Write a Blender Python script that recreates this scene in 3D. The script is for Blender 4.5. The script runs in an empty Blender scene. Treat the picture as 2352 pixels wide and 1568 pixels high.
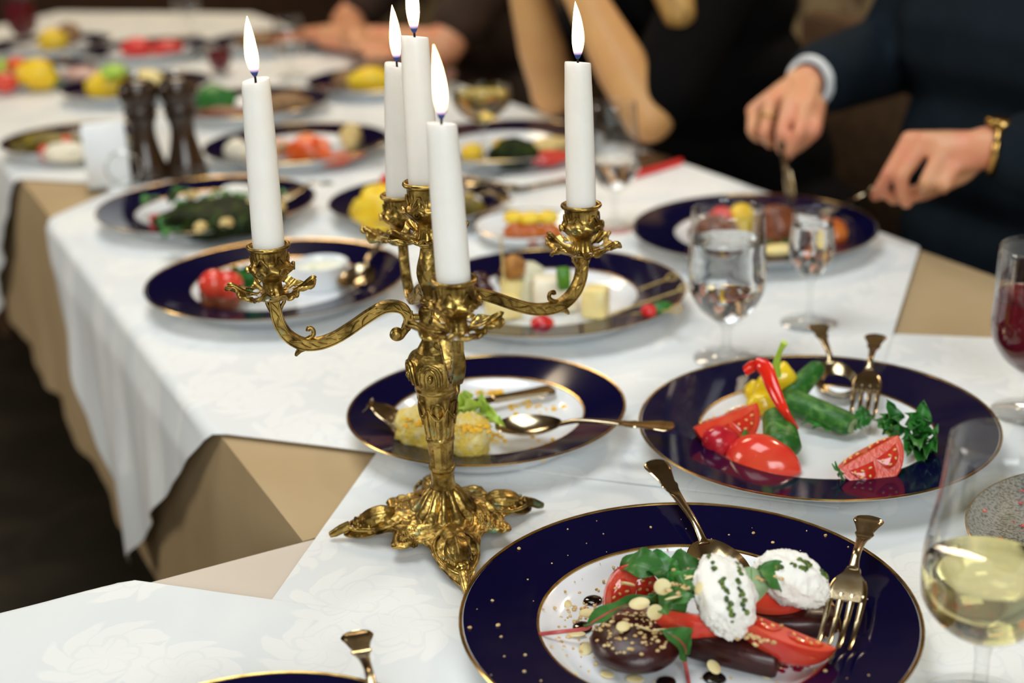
import bpy, math, random
from mathutils import Vector, Matrix, noise
random.seed(7)
S = bpy.context.scene
COL = S.collection
PI = math.pi
T = 0.75                       # table-top height (m)

# ------------------------------------------------------------------ camera, world, lights, exposure
FPX = 50 / 36 * 2352
PITCH = math.radians(20.6)
ROLL = 0.043
EYE = Vector((0, 0, T + 0.5))
cam_d = bpy.data.cameras.new('camera')
cam = bpy.data.objects.new('camera', cam_d)
COL.objects.link(cam)
cam.location = EYE
cam.rotation_euler = (Matrix.Rotation(PI / 2 - PITCH, 4, 'X') @ Matrix.Rotation(-ROLL, 4, 'Z')).to_euler()
cam_d.lens = 50
cam_d.sensor_width = 36
cam_d.clip_start = 0.02
cam_d.dof.use_dof = True
cam_d.dof.focus_distance = .965
cam_d.dof.aperture_fstop = 3.9
S.camera = cam

w = bpy.data.worlds.new('world')
S.world = w
w.use_nodes = True
w.node_tree.nodes['Background'].inputs[0].default_value = (1.0, 0.80, 0.58, 1)
w.node_tree.nodes['Background'].inputs[1].default_value = 0.08


def area(name, loc, target, size, power, color):
    d = bpy.data.lights.new(name, 'AREA')
    d.energy = power
    d.size = size
    d.color = color
    o = bpy.data.objects.new(name, d)
    COL.objects.link(o)
    o.location = loc
    o.rotation_euler = (Vector(target) - Vector(loc)).to_track_quat('-Z', 'Y').to_euler()
    return o


area('ceiling_bounce', (-0.35, 1.2, 2.95), (-0.2, 1.3, T), 1.2, 35, (0.93, 0.985, 1.0))
area('bounce_behind_camera', (0.5, -2.2, 2.4), (0.0, 1.2, T + .1), 1.8, 98, (0.93, 0.985, 1.0))
area('far_end_fill', (-0.9, 4.0, 2.95), (-0.75, 3.7, T), 0.9, 36, (1.0, 0.80, 0.55))  # added warm fill brightening the far table end; no real fixture
area('right_wall_fill', (1.15, 2.5, 2.3), (1.8, 2.5, 1.0), 0.3, 22, (1.0, 0.82, 0.6))  # invented light out of view, put in to brighten the mottled wall
area('left_side_fill', (-3.2, 1.6, 1.9), (-0.4, 1.5, T - .1), 1.0, 31, (1.0, 0.93, 0.82))  # added fill from the left for the hanging cloths, not an actual lamp
S.view_settings.view_transform = 'Standard'
S.view_settings.look = 'None'
S.view_settings.exposure = -0.17
S.view_settings.gamma = 1
S.view_settings.use_curve_mapping = False
S.cycles.caustics_refractive = True
S.cycles.max_bounces = 12
S.cycles.transparent_max_bounces = 32
S.cycles.transmission_bounces = 12
S.cycles.sample_clamp_indirect = 6


# ------------------------------------------------------------------ helpers: places
def ray(px, py):
    x = (px - 1176) / FPX
    y = -(py - 784) / FPX
    c, s = math.cos(-ROLL), math.sin(-ROLL)
    x, y = c * x - s * y, s * x + c * y
    return Vector((x, math.cos(PITCH) + y * math.sin(PITCH), -math.sin(PITCH) + y * math.cos(PITCH)))


def at(px, py, z=0.0):
    """world point on the horizontal plane z metres above the table top"""
    d = ray(px, py)
    return EYE + d * ((T + z - EYE.z) / d.z)


U = Vector((.90, .435, 0)).normalized()      # across the long table
V = Vector((-U.y, U.x, 0))                   # along the long table
CORNER = Vector((-.16, .934, T))             # inner corner of the two tables
WIDTH = .852


def tp(off, v, z):
    """point given as distance out from the long table's right edge, along it, above it"""
    return CORNER + U * (WIDTH + off) + V * v + Vector((0, 0, z))


def hit(px, py, off):
    d = ray(px, py)
    p0 = tp(off, 0, 0)
    return EYE + d * ((p0 - EYE).dot(U) / d.dot(U))


def at_y(px, py, y):
    d = ray(px, py)
    return EYE + d * (y / d.y)


# ------------------------------------------------------------------ helpers: materials
def lin(h):
    h = h.lstrip('#')
    r = []
    for i in (0, 2, 4):
        v = int(h[i:i + 2], 16) / 255
        r.append(v / 12.92 if v <= .04045 else ((v + .055) / 1.055) ** 2.4)
    return (*r, 1)


def M(name, col, rough=.5, metal=0, vary=None, bump=None, trans=0, ior=1.45, sss=0, sssr=(.01, .005, .003), coat=0, emit=None, spec=.5, stretch=None):
    m = bpy.data.materials.new(name)
    m.use_nodes = True
    nt = m.node_tree
    b = nt.nodes['Principled BSDF']
    c = lin(col) if isinstance(col, str) else (*col, 1)
    b.inputs['Base Color'].default_value = c
    b.inputs['Roughness'].default_value = rough
    b.inputs['Metallic'].default_value = metal
    b.inputs['IOR'].default_value = ior
    b.inputs['Transmission Weight'].default_value = trans
    b.inputs['Specular IOR Level'].default_value = spec
    b.inputs['Coat Weight'].default_value = coat
    if sss:
        b.inputs['Subsurface Weight'].default_value = sss
        b.inputs['Subsurface Radius'].default_value = sssr
        b.inputs['Subsurface Scale'].default_value = 1
    if emit:
        b.inputs['Emission Color'].default_value = (*emit[0], 1)
        b.inputs['Emission Strength'].default_value = emit[1]
    tc = nt.nodes.new('ShaderNodeTexCoord')
    src = tc.outputs['Object']
    if stretch:
        mp = nt.nodes.new('ShaderNodeMapping')
        mp.inputs['Scale'].default_value = stretch
        nt.links.new(src, mp.inputs[0])
        src = mp.outputs[0]
    if vary:                      # (scale, colour, lo, hi [, distortion])
        n = nt.nodes.new('ShaderNodeTexNoise')
        n.inputs['Scale'].default_value = vary[0]
        n.inputs['Detail'].default_value = 4
        if len(vary) > 4:
            n.inputs['Distortion'].default_value = vary[4]
        nt.links.new(src, n.inputs['Vector'])
        r = nt.nodes.new('ShaderNodeValToRGB')
        r.color_ramp.elements[0].position = vary[2]
        r.color_ramp.elements[0].color = c
        r.color_ramp.elements[1].position = vary[3]
        r.color_ramp.elements[1].color = lin(vary[1])
        nt.links.new(n.outputs[0], r.inputs[0])
        nt.links.new(r.outputs[0], b.inputs['Base Color'])
    if bump:                      # (scale, strength, distance)
        n = nt.nodes.new('ShaderNodeTexNoise')
        n.inputs['Scale'].default_value = bump[0]
        n.inputs['Detail'].default_value = 3
        nt.links.new(src, n.inputs['Vector'])
        bp = nt.nodes.new('ShaderNodeBump')
        bp.inputs['Strength'].default_value = bump[1]
        bp.inputs['Distance'].default_value = bump[2]
        nt.links.new(n.outputs[0], bp.inputs['Height'])
        nt.links.new(bp.outputs[0], b.inputs['Normal'])
    return m


def damask():
    m = bpy.data.materials.new('white_damask')
    m.use_nodes = True
    nt = m.node_tree
    b = nt.nodes['Principled BSDF']
    N, L = nt.nodes.new, nt.links.new

    def math_(op, x, y=None, z=None):
        n = N('ShaderNodeMath')
        n.operation = op
        for i, q in enumerate((x, y, z)):
            if q is None:
                continue
            if isinstance(q, (int, float)):
                n.inputs[i].default_value = q
            else:
                L(q, n.inputs[i])
        return n.outputs[0]
    tc = N('ShaderNodeTexCoord')
    n1 = N('ShaderNodeTexNoise')
    n1.inputs['Scale'].default_value = 22
    n1.inputs['Detail'].default_value = 2
    L(tc.outputs['Object'], n1.inputs['Vector'])
    mx = N('ShaderNodeMixRGB')
    mx.blend_type = 'LINEAR_LIGHT'
    mx.inputs[0].default_value = .014
    L(tc.outputs['Object'], mx.inputs[1])
    L(n1.outputs['Color'], mx.inputs[2])
    # woven blossoms: a rosette of petals round each cell centre, with veined petals
    SC = 12
    v = N('ShaderNodeTexVoronoi')
    v.voronoi_dimensions = '2D'
    v.inputs['Scale'].default_value = SC
    v.inputs['Randomness'].default_value = .85
    L(mx.outputs[0], v.inputs['Vector'])
    sb = N('ShaderNodeVectorMath')
    sb.operation = 'SUBTRACT'
    L(mx.outputs[0], sb.inputs[0])
    L(v.outputs['Position'], sb.inputs[1])
    sp = N('ShaderNodeSeparateXYZ')
    L(sb.outputs[0], sp.inputs[0])
    ang = math_('ARCTAN2', sp.outputs['Y'], sp.outputs['X'])
    d = math_('MULTIPLY', math_('SQRT', math_('ADD', math_('MULTIPLY', sp.outputs['X'], sp.outputs['X']), math_('MULTIPLY', sp.outputs['Y'], sp.outputs['Y']))), SC)
    swirl = math_('MULTIPLY_ADD', d, 3.0, ang)
    pet = math_('ABSOLUTE', math_('SINE', math_('MULTIPLY', swirl, 4.0)))
    f = math_('SUBTRACT', d, math_('MULTIPLY', pet, .17))
    inner = math_('SUBTRACT', d, math_('MULTIPLY', math_('ABSOLUTE', math_('SINE', math_('MULTIPLY_ADD', ang, 2.5, 1.0))), .10))
    outer_m = N('ShaderNodeMapRange')
    outer_m.inputs[1].default_value, outer_m.inputs[2].default_value = .33, .37
    L(f, outer_m.inputs[0])
    line = math_('MULTIPLY', math_('COMPARE', inner, .19, .018), .6)
    vein = math_('MULTIPLY', math_('LESS_THAN', pet, .16), .5)
    fac = math_('MAXIMUM', outer_m.outputs[0], math_('MAXIMUM', line, vein))
    mc = N('ShaderNodeMixRGB')
    L(fac, mc.inputs[0])
    mc.inputs[1].default_value = (.84, .85, .835, 1)
    mc.inputs[2].default_value = (.765, .79, .795, 1)
    L(mc.outputs[0], b.inputs['Base Color'])
    b.inputs['Roughness'].default_value = .65
    b.inputs['Specular IOR Level'].default_value = .25
    weave = N('ShaderNodeTexNoise')
    weave.inputs['Scale'].default_value = 500
    L(tc.outputs['Object'], weave.inputs['Vector'])
    bp = N('ShaderNodeBump')
    bp.inputs['Strength'].default_value = .2
    bp.inputs['Distance'].default_value = .0006
    L(math_('ADD', fac, math_('MULTIPLY', weave.outputs[0], .5)), bp.inputs['Height'])
    L(bp.outputs[0], b.inputs['Normal'])
    return m


def brass():
    m = bpy.data.materials.new('old_brass')
    m.use_nodes = True
    nt = m.node_tree
    b = nt.nodes['Principled BSDF']
    N, L = nt.nodes.new, nt.links.new
    tc = N('ShaderNodeTexCoord')
    n = N('ShaderNodeTexNoise')
    n.inputs['Scale'].default_value = 70
    n.inputs['Detail'].default_value = 4
    L(tc.outputs['Object'], n.inputs['Vector'])
    r = N('ShaderNodeValToRGB')
    e = r.color_ramp.elements
    e[0].position, e[0].color = .36, (.10, .055, .012, 1)
    e[1].position, e[1].color = .58, (.50, .34, .095, 1)
    L(n.outputs[0], r.inputs[0])
    n2 = N('ShaderNodeTexNoise')
    n2.inputs['Scale'].default_value = 55
    n2.inputs['Detail'].default_value = 5
    mp = N('ShaderNodeMapping')
    mp.inputs['Location'].default_value = (3.1, 1.7, 5.2)
    L(tc.outputs['Object'], mp.inputs[0])
    L(mp.outputs[0], n2.inputs['Vector'])
    r3 = N('ShaderNodeValToRGB')
    r3.color_ramp.elements[0].position = .62
    r3.color_ramp.elements[1].position = .72
    L(n2.outputs[0], r3.inputs[0])
    mx = N('ShaderNodeMixRGB')
    L(r3.outputs[0], mx.inputs[0])
    L(r.outputs[0], mx.inputs[1])
    mx.inputs[2].default_value = (.10, .22, .13, 1)
    L(mx.outputs[0], b.inputs['Base Color'])
    inv = N('ShaderNodeMapRange')
    inv.inputs[3].default_value, inv.inputs[4].default_value = 1.0, .35
    L(r3.outputs[0], inv.inputs[0])
    L(inv.outputs[0], b.inputs['Metallic'])
    rr = N('ShaderNodeMapRange')
    rr.inputs[1].default_value, rr.inputs[2].default_value = .3, .7
    rr.inputs[3].default_value, rr.inputs[4].default_value = .50, .27
    L(n.outputs[0], rr.inputs[0])
    L(rr.outputs[0], b.inputs['Roughness'])
    w1 = N('ShaderNodeTexVoronoi')
    w1.inputs['Scale'].default_value = 300
    L(tc.outputs['Object'], w1.inputs['Vector'])
    bp = N('ShaderNodeBump')
    bp.inputs['Strength'].default_value = .32
    bp.inputs['Distance'].default_value = .0010
    L(w1.outputs['Distance'], bp.inputs['Height'])
    L(bp.outputs[0], b.inputs['Normal'])
    return m


def flame_material():
    m = bpy.data.materials.new('flame')
    m.use_nodes = True
    nt = m.node_tree
    nt.nodes.remove(nt.nodes['Principled BSDF'])
    N, L = nt.nodes.new, nt.links.new
    tc = N('ShaderNodeTexCoord')
    sp = N('ShaderNodeSeparateXYZ')
    L(tc.outputs['Object'], sp.inputs[0])
    r = N('ShaderNodeValToRGB')
    e = r.color_ramp.elements
    e[0].position, e[0].color = 0, (.10, .14, .36, 1)
    e[1].position, e[1].color = 1, (1, .60, .25, 1)
    x = r.color_ramp.elements.new(.14)
    x.color = (.75, .35, .12, 1)
    x = r.color_ramp.elements.new(.3)
    x.color = (1, .72, .36, 1)
    mr = N('ShaderNodeMapRange')
    mr.inputs[1].default_value, mr.inputs[2].default_value = .003, .036
    L(sp.outputs['Z'], mr.inputs[0])
    L(mr.outputs[0], r.inputs[0])
    em = N('ShaderNodeEmission')
    st = N('ShaderNodeMapRange')
    st.inputs[1].default_value, st.inputs[2].default_value = .003, .012
    st.inputs[3].default_value, st.inputs[4].default_value = .5, 16
    L(sp.outputs['Z'], st.inputs[0])
    L(st.outputs[0], em.inputs[1])
    L(r.outputs[0], em.inputs[0])
    L(em.outputs[0], nt.nodes['Material Output'].inputs[0])
    return m


def thin_glass():
    """thin-walled clear glass: lets light straight through, mirrors by Fresnel"""
    m = bpy.data.materials.new('clear_glass')
    m.use_nodes = True
    nt = m.node_tree
    nt.nodes.remove(nt.nodes['Principled BSDF'])
    tr = nt.nodes.new('ShaderNodeBsdfTransparent')
    tr.inputs[0].default_value = (.975, .98, .98, 1)
    gl = nt.nodes.new('ShaderNodeBsdfGlossy')
    gl.inputs['Roughness'].default_value = .02
    lw = nt.nodes.new('ShaderNodeLayerWeight')
    lw.inputs['Blend'].default_value = .5
    pw = nt.nodes.new('ShaderNodeMath')
    pw.operation = 'POWER'
    nt.links.new(lw.outputs['Facing'], pw.inputs[0])
    pw.inputs[1].default_value = 2.6
    ma = nt.nodes.new('ShaderNodeMath')
    ma.operation = 'MULTIPLY_ADD'
    nt.links.new(pw.outputs[0], ma.inputs[0])
    ma.inputs[1].default_value = .75
    ma.inputs[2].default_value = .045
    mx = nt.nodes.new('ShaderNodeMixShader')
    nt.links.new(ma.outputs[0], mx.inputs[0])
    nt.links.new(tr.outputs[0], mx.inputs[1])
    nt.links.new(gl.outputs[0], mx.inputs[2])
    nt.links.new(mx.outputs[0], nt.nodes['Material Output'].inputs[0])
    return m


DAMASK = damask()
BRASS = brass()
FLAME = flame_material()
BEIGE_LIT = M('beige_cloth_lit', '#d6cabb', .8, vary=(9, '#d0c3b2', .35, .7), bump=(700, .15, .0004), spec=.2)  # near undercloth's brighter lighting put into a paler copy of the beige
BEIGE = M('beige_cloth', '#b9a17c', .8, vary=(9, '#b29973', .35, .7), bump=(700, .15, .0004), spec=.2)
COBALT = M('cobalt_glaze', (.0035, .0028, .026), .08, vary=(30, '#0a082c', .4, .7), spec=.32)
PORCELAIN = M('white_porcelain', '#eceff2', .12, coat=.3, vary=(14, '#e6eaee', .4, .7))
GILT = M('gold_line', (.62, .40, .13), .22, 1, vary=(90, '#8a6420', .45, .75))
SILVER = M('warm_plated_silver', (.50, .41, .27), .17, 1, vary=(60, '#a08a62', .45, .75), bump=(260, .12, .0004))
WAX = M('candle_wax', '#f6f4ee', .4, sss=.6, sssr=(.010, .008, .006), vary=(40, '#f0eee6', .4, .8))
WICK = M('burnt_wick', '#14100e', .9, bump=(900, .4, .0004))
GLASS = thin_glass()
WATER = M('water', (1, 1, 1), .0, trans=1, ior=1.33)
WINE_W = M('white_wine', (.93, .84, .42), .0, trans=1, ior=1.33)
CHAMP = M('golden_drink', (.86, .66, .20), .0, trans=1, ior=1.33)
RED_J = M('red_drink', (.16, .012, .02), .12, trans=.25, ior=1.34, vary=(60, '#6a1420', .4, .8))
TOMSKIN = M('tomato_skin', '#d8352a', .16, sss=.25, sssr=(.006, .002, .001), vary=(30, '#e5583a', .4, .75), coat=.3)
TOMFLESH = M('tomato_flesh', '#e0492f', .2, sss=.25, sssr=(.006, .002, .001), vary=(70, '#e8704e', .48, .78), bump=(300, .3, .0008))
TOMPULP = M('tomato_pulp', '#cf2c20', .1, sss=.3, sssr=(.006, .002, .001), vary=(120, '#de4a30', .4, .7), coat=.5)
SEED = M('tomato_seed', '#eec07a', .25, sss=.2, vary=(300, '#e6a860', .4, .7))
LEAFG = M('chard_green', '#34672a', .35, vary=(60, '#568a45', .42, .75), bump=(180, .35, .001), spec=.4)
LEAFD = M('parsley_green', '#1f5f1e', .4, vary=(90, '#3c8a35', .4, .75), bump=(220, .4, .001))
LEAFL = M('lettuce_green', '#9dc63a', .4, sss=.2, vary=(50, '#c4dd6c', .4, .75), bump=(120, .4, .001))
REDSTEM = M('chard_stem', '#a83a3c', .35, vary=(80, '#c8605a', .4, .7))
BEET = M('roast_beetroot', '#30100e', .36, vary=(60, '#4c1a17', .45, .8), bump=(140, .4, .0012), coat=.08)
CHEESE = M('goat_cheese', '#f7f4ec', .7, sss=.2, sssr=(.004, .003, .002), vary=(90, '#efeade', .45, .8), bump=(170, .9, .002))
PESTO = M('pesto', '#2f4a16', .4, vary=(250, '#6f8528', .4, .7), bump=(600, .5, .001))
ALMOND = M('almond', '#ecd9a2', .5, sss=.2, vary=(120, '#dfc07c', .45, .8))
CRUMB = M('nut_crumb', '#e2c792', .7, vary=(400, '#b98a48', .4, .7))
BALSAM = M('balsamic', '#0b0606', .06, coat=.5, vary=(90, '#140a08', .4, .7))
CUKE = M('cucumber_skin', '#235a1e', .4, vary=(75, '#56893a', .47, .70, 1), bump=(240, .5, .0015), spec=.35)
CUKEF = M('cucumber_flesh', '#b9cf8a', .3, sss=.3, vary=(80, '#d8e2b4', .4, .7))
PEPPER = M('red_pepper', '#d81f12', .16, vary=(40, '#ee3a20', .4, .7), coat=.4)
PEPPERY = M('yellow_pepper', '#e0b80e', .2, vary=(40, '#f0d230', .4, .7), coat=.3)
RADISH = M('radish_skin', '#b01a2a', .2, vary=(60, '#cc2e36', .4, .7), coat=.3)
EGGSALAD = M('egg_salad', '#ecce58', .5, sss=.2, vary=(110, '#f2e6ac', .42, .66), bump=(200, .8, .003))
YOLK = M('grated_yolk', '#f0b820', .6, vary=(260, '#f6cc50', .4, .7), bump=(500, .6, .002))
CHEDDAR = M('yellow_cheese', '#efd98c', .45, sss=.2, vary=(40, '#f4e4a8', .4, .7))
BRIE = M('pale_cheese', '#ece2c8', .5, sss=.2, vary=(60, '#f3ecd8', .4, .7))
MOULD = M('blue_cheese', '#dcd8bc', .6, vary=(70, '#5f7a5a', .55, .7), bump=(200, .5, .002))
WALNUT = M('walnut', '#b8803c', .6, vary=(120, '#8a5424', .42, .7), bump=(220, .9, .003))
GRAPE = M('dark_grape', '#2a0c16', .2, vary=(40, '#46141f', .4, .7), coat=.3)
BERRY = M('strawberry', '#c8161c', .25, vary=(150, '#e23a34', .45, .7), bump=(300, .4, .001), coat=.3)
MEAT = M('roast_meat', '#6b341a', .4, vary=(60, '#8f4e28', .4, .7), bump=(120, .7, .003), coat=.2)
SAUSAGE = M('fried_bites', '#b4541c', .35, vary=(80, '#d07a34', .4, .7), bump=(150, .6, .002), coat=.2)
SALMON = M('salmon', '#e2561c', .3, vary=(40, '#ee8448', .45, .75, 2), coat=.2)
MANGO = M('yellow_fruit', '#f0c41c', .4, sss=.2, vary=(60, '#f6dc4c', .4, .7), bump=(140, .5, .002))
WATERMELON = M('watermelon', '#d02a2a', .35, sss=.2, vary=(60, '#e45a50', .4, .7), bump=(150, .4, .002))
DARKGREEN = M('dark_salad', '#131f08', .6, vary=(70, '#38480f', .47, .74), bump=(140, .7, .003), spec=.2)
OLIVE = M('olive_mix', '#5a4a14', .4, vary=(70, '#8a7a20', .4, .7), bump=(140, .7, .003))
BROWNMIX = M('brown_mix', '#7a5836', .5, vary=(80, '#a8865c', .4, .7), bump=(140, .7, .003))
CROUTON = M('crouton', '#e2c98a', .6, vary=(120, '#c8a258', .4, .7), bump=(220, .6, .002))
BAMBOO = M('bamboo_pick', '#c8b070', .5, vary=(60, '#b09450', .4, .7), stretch=(1, 1, .2))
MILLWOOD = M('dark_mill_wood', '#2a1a0e', .25, vary=(12, '#3c2814', .4, .7), coat=.4, stretch=(3, 3, .5))
PAPER = M('white_paper', '#f2f4f4', .8, vary=(30, '#eceeee', .4, .7))
CHROME = M('chrome', (.7, .7, .68), .1, 1, vary=(60, '#c8c8c0', .4, .7))
BLACKP = M('black_gloss', '#0a0a0c', .15, vary=(30, '#101014', .4, .7))
REDP = M('red_cover', '#d81418', .35, vary=(30, '#e02a28', .4, .7))
STONEWARE = M('grey_stoneware', '#84827f', .45, vary=(520, '#2e2c2a', .45, .62), bump=(300, .3, .001))
SKIN = M('skin', '#d29a72', .45, sss=.12, sssr=(.01, .004, .002), vary=(25, '#d98a6c', .42, .72), bump=(250, .15, .001))
SKINF = M('tanned_skin', '#d6a468', .45, sss=.12, sssr=(.01, .004, .002), vary=(12, '#cc9660', .42, .72), bump=(250, .12, .001))
NAVY = M('navy_suit', '#131b22', .9, vary=(20, '#161f27', .4, .7), bump=(900, .3, .0006), spec=.1)
BLACKC = M('black_dress', '#080708', .9, vary=(20, '#0b0a0a', .4, .7), bump=(700, .3, .0006), spec=.1)
SHIRT = M('white_shirt', '#dfe4e6', .8, vary=(30, '#d4dade', .4, .7))
BLOUSE = M('patterned_blouse', '#a89878', .8, vary=(26, '#3a3a44', .52, .6), spec=.2)
BLOND = M('blond_hair', '#b8914e', .45, vary=(14, '#8a6430', .4, .7), bump=(90, .6, .003), stretch=(6, 6, .6))
BROWNH = M('brown_hair', '#3c2414', .45, vary=(14, '#54341c', .4, .7), bump=(90, .6, .003), stretch=(6, 6, .6))
FLOORM = M('dark_floor', '#2b251b', .55, vary=(6, '#3a3225', .4, .7, 1), bump=(20, .2, .002))
STONE = M('mottled_wall', '#9c8866', .9, vary=(9, '#382c1c', .44, .64, .6), bump=(20, .6, .01))
BROWNW = M('brown_wall', '#3a2413', .8, vary=(4, '#4c3018', .4, .7))
CEIL = M('ceiling_paint', '#7a6a52', .9, vary=(4, '#84735a', .4, .7))
WOOD = M('table_wood', '#4a3018', .5, vary=(6, '#6a4828', .4, .7), stretch=(1, 8, 8))


# ------------------------------------------------------------------ helpers: mesh
class G:
    def __init__(s):
        s.v, s.f, s.m = [], [], []

    def add(s, vs, fs, mi=0):
        o = len(s.v)
        s.v += [Vector(p) for p in vs]
        s.f += [tuple(i + o for i in f) for f in fs]
        s.m += [mi] * len(fs)
        return s

    def rings(s, rings, cap=True, closed=True, mi=0):
        n = len(rings[0])
        vs = [p for r in rings for p in r]
        fs = []
        for i in range(len(rings) - 1):
            for j in range(n if closed else n - 1):
                k = (j + 1) % n
                fs.append((i * n + j, i * n + k, (i + 1) * n + k, (i + 1) * n + j))
        if cap and closed:
            fs.append(tuple(reversed(range(n))))
            fs.append(tuple((len(rings) - 1) * n + j for j in range(n)))
        return s.add(vs, fs, mi)

    def lathe(s, prof, n=64, c=(0, 0, 0), rf=None, mi=0, cap=True):
        c = Vector(c)
        rr = []
        for (r, z) in prof:
            ring = []
            for j in range(n):
                a = 2 * PI * j / n
                q = max(r, 1e-6) * (rf(a, z) if rf else 1)
                ring.append(c + Vector((q * math.cos(a), q * math.sin(a), z)))
            rr.append(ring)
        return s.rings(rr, cap, True, mi)

    def tube(s, pts, rad, n=10, flat=1.0, up=None, mi=0, cap=True):
        pts = [Vector(p) for p in pts]
        if not hasattr(rad, '__len__'):
            rad = [rad] * len(pts)
        rings = []
        prev = None
        for i, p in enumerate(pts):
            t = (pts[min(i + 1, len(pts) - 1)] - pts[max(i - 1, 0)]).normalized()
            if up is not None:
                a = Vector(up) - t * t.dot(Vector(up))
            elif prev is None:
                a = t.orthogonal()
            else:
                a = prev - t * t.dot(prev)
            a.normalize()
            prev = a
            b = t.cross(a)
            rings.append([p + a * (rad[i] * math.cos(2 * PI * j / n)) + b * (rad[i] * flat * math.sin(2 * PI * j / n)) for j in range(n)])
        return s.rings(rings, cap, True, mi)

    def ell(s, c, r, nu=16, nv=10, rot=None, fn=None, mi=0):
        c = Vector(c)
        if not hasattr(r, '__len__'):
            r = (r, r, r)
        rings = []
        for i in range(nv + 1):
            th = PI * min(max(i / nv, .02), .98)
            ring = []
            for j in range(nu):
                a = 2 * PI * j / nu
                d = Vector((math.sin(th) * math.cos(a), math.sin(th) * math.sin(a), math.cos(th)))
                k = fn(d) if fn else 1
                p = Vector((d.x * r[0] * k, d.y * r[1] * k, d.z * r[2] * k))
                if rot is not None:
                    p = rot @ p
                ring.append(c + p)
            rings.append(list(reversed(ring)))
        return s.rings(rings, True, True, mi)

    def sheet(s, fn, nu, nv, thick=0.0, skip=None, mi=0):
        top = [[Vector(fn(i / nu, j / nv)) for j in range(nv + 1)] for i in range(nu + 1)]
        W = nv + 1
        fs = []
        for i in range(nu):
            for j in range(nv):
                if skip and skip((i + .5) / nu, (j + .5) / nv):
                    continue
                fs.append((i * W + j, (i + 1) * W + j, (i + 1) * W + j + 1, i * W + j + 1))
        vs = [p for r in top for p in r]
        if not thick:
            return s.add(vs, fs, mi)
        nrm = [Vector((0, 0, 0)) for _ in vs]
        for f in fs:
            q = (vs[f[2]] - vs[f[0]]).cross(vs[f[3]] - vs[f[1]])
            for k in f:
                nrm[k] += q
        n = len(vs)
        lo = [p - q.normalized() * thick if q.length > 0 else p for p, q in zip(vs, nrm)]
        cnt = {}
        for f in fs:
            for k in range(4):
                a, b = f[k], f[(k + 1) % 4]
                cnt[(a, b)] = cnt.get((a, b), 0) + 1
        side = [(b, a, a + n, b + n) for (a, b) in cnt if (b, a) not in cnt]
        allf = fs + [tuple(reversed([k + n for k in f])) for f in fs] + side
        return s.add(vs + lo, allf, mi)

    def box(s, c, d, rot=None, mi=0, bev=0):
        c = Vector(c)
        x, y, z = d[0] / 2, d[1] / 2, d[2] / 2
        b = bev
        rings = []
        for (zz, q) in ((-z, b), (-z + b, 0), (z - b, 0), (z, b)) if b else ((-z, 0), (z, 0)):
            X, Y = x - q, y - q
            e = b * .6
            ring = [(-X + e, -Y), (X - e, -Y), (X, -Y + e), (X, Y - e), (X - e, Y), (-X + e, Y), (-X, Y - e), (-X, -Y + e)] if b else [(-X, -Y), (X, -Y), (X, Y), (-X, Y)]
            rings.append([c + (rot @ Vector((p[0], p[1], zz)) if rot is not None else Vector((p[0], p[1], zz))) for p in ring])
        return s.rings(rings, True, True, mi)

    def xf(s, mat):
        s.v = [mat @ p for p in s.v]
        return s

    def build(s, name, mat, parent=None, world=False, loc=None, smooth=True, mods=()):
        me = bpy.data.meshes.new(name)
        off = Vector((0, 0, 0))
        if world and parent is not None:
            off = parent.location
            q = parent
            while q.parent is not None:
                q = q.parent
                off = off + q.location
        elif world and loc is not None:
            off = Vector(loc)
        me.from_pydata([tuple(p - off) for p in s.v], [], s.f)
        mats = mat if isinstance(mat, (list, tuple)) else [mat]
        for q in mats:
            me.materials.append(q)
        if len(mats) > 1:
            me.polygons.foreach_set('material_index', s.m)
        if smooth:
            me.polygons.foreach_set('use_smooth', [True] * len(me.polygons))
        me.update()
        o = bpy.data.objects.new(name, me)
        COL.objects.link(o)
        if parent is not None:
            o.parent = parent
        if loc is not None:
            o.location = loc
        for (k, kw) in mods:
            md = o.modifiers.new(k.lower(), k)
            for a, b in kw.items():
                setattr(md, a, b)
        if smooth and not mods:
            try:
                md = None
                me.set_sharp_from_angle(angle=math.radians(50))
            except Exception:
                pass
        return o


def tag(o, label, cat, group=None, kind=None):
    o['label'] = label
    o['category'] = cat
    if group:
        o['group'] = group
    if kind:
        o['kind'] = kind
    return o


def thing(name, label, cat, loc, rot=None, group=None):
    o = bpy.data.objects.new(name, None)
    o.empty_display_size = .02
    COL.objects.link(o)
    o.location = loc
    if rot is not None:
        o.rotation_euler = rot.to_euler() if hasattr(rot, 'to_euler') else rot
    return tag(o, label, cat, group)


def struct(o):
    o['kind'] = 'structure'
    return o


def copy_thing(src, loc, label, rotz=None, group=None):
    c = src.copy()
    COL.objects.link(c)
    c.location = loc
    if rotz is not None:
        c.rotation_euler = (0, 0, rotz)
    c['label'] = label
    if group:
        c['group'] = group
    for ch in src.children:
        d = ch.copy()
        COL.objects.link(d)
        d.parent = c
        for gch in ch.children:
            e = gch.copy()
            COL.objects.link(e)
            e.parent = d
    return c


def nz(p, s):
    return noise.noise(Vector(p) * s)


def spline(pts, n):
    """Catmull-Rom through pts (vectors or tuples), n samples per span"""
    P = [Vector(p) for p in pts]
    P = [P[0] * 2 - P[1]] + P + [P[-1] * 2 - P[-2]]
    out = []
    for i in range(1, len(P) - 2):
        for k in range(n):
            t = k / n
            a, b, c, d = P[i - 1], P[i], P[i + 1], P[i + 2]
            out.append(.5 * ((2 * b) + (c - a) * t + (2 * a - 5 * b + 4 * c - d) * t * t + (3 * b - a - 3 * c + d) * t ** 3))
    out.append(P[-2])
    return out


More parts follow.
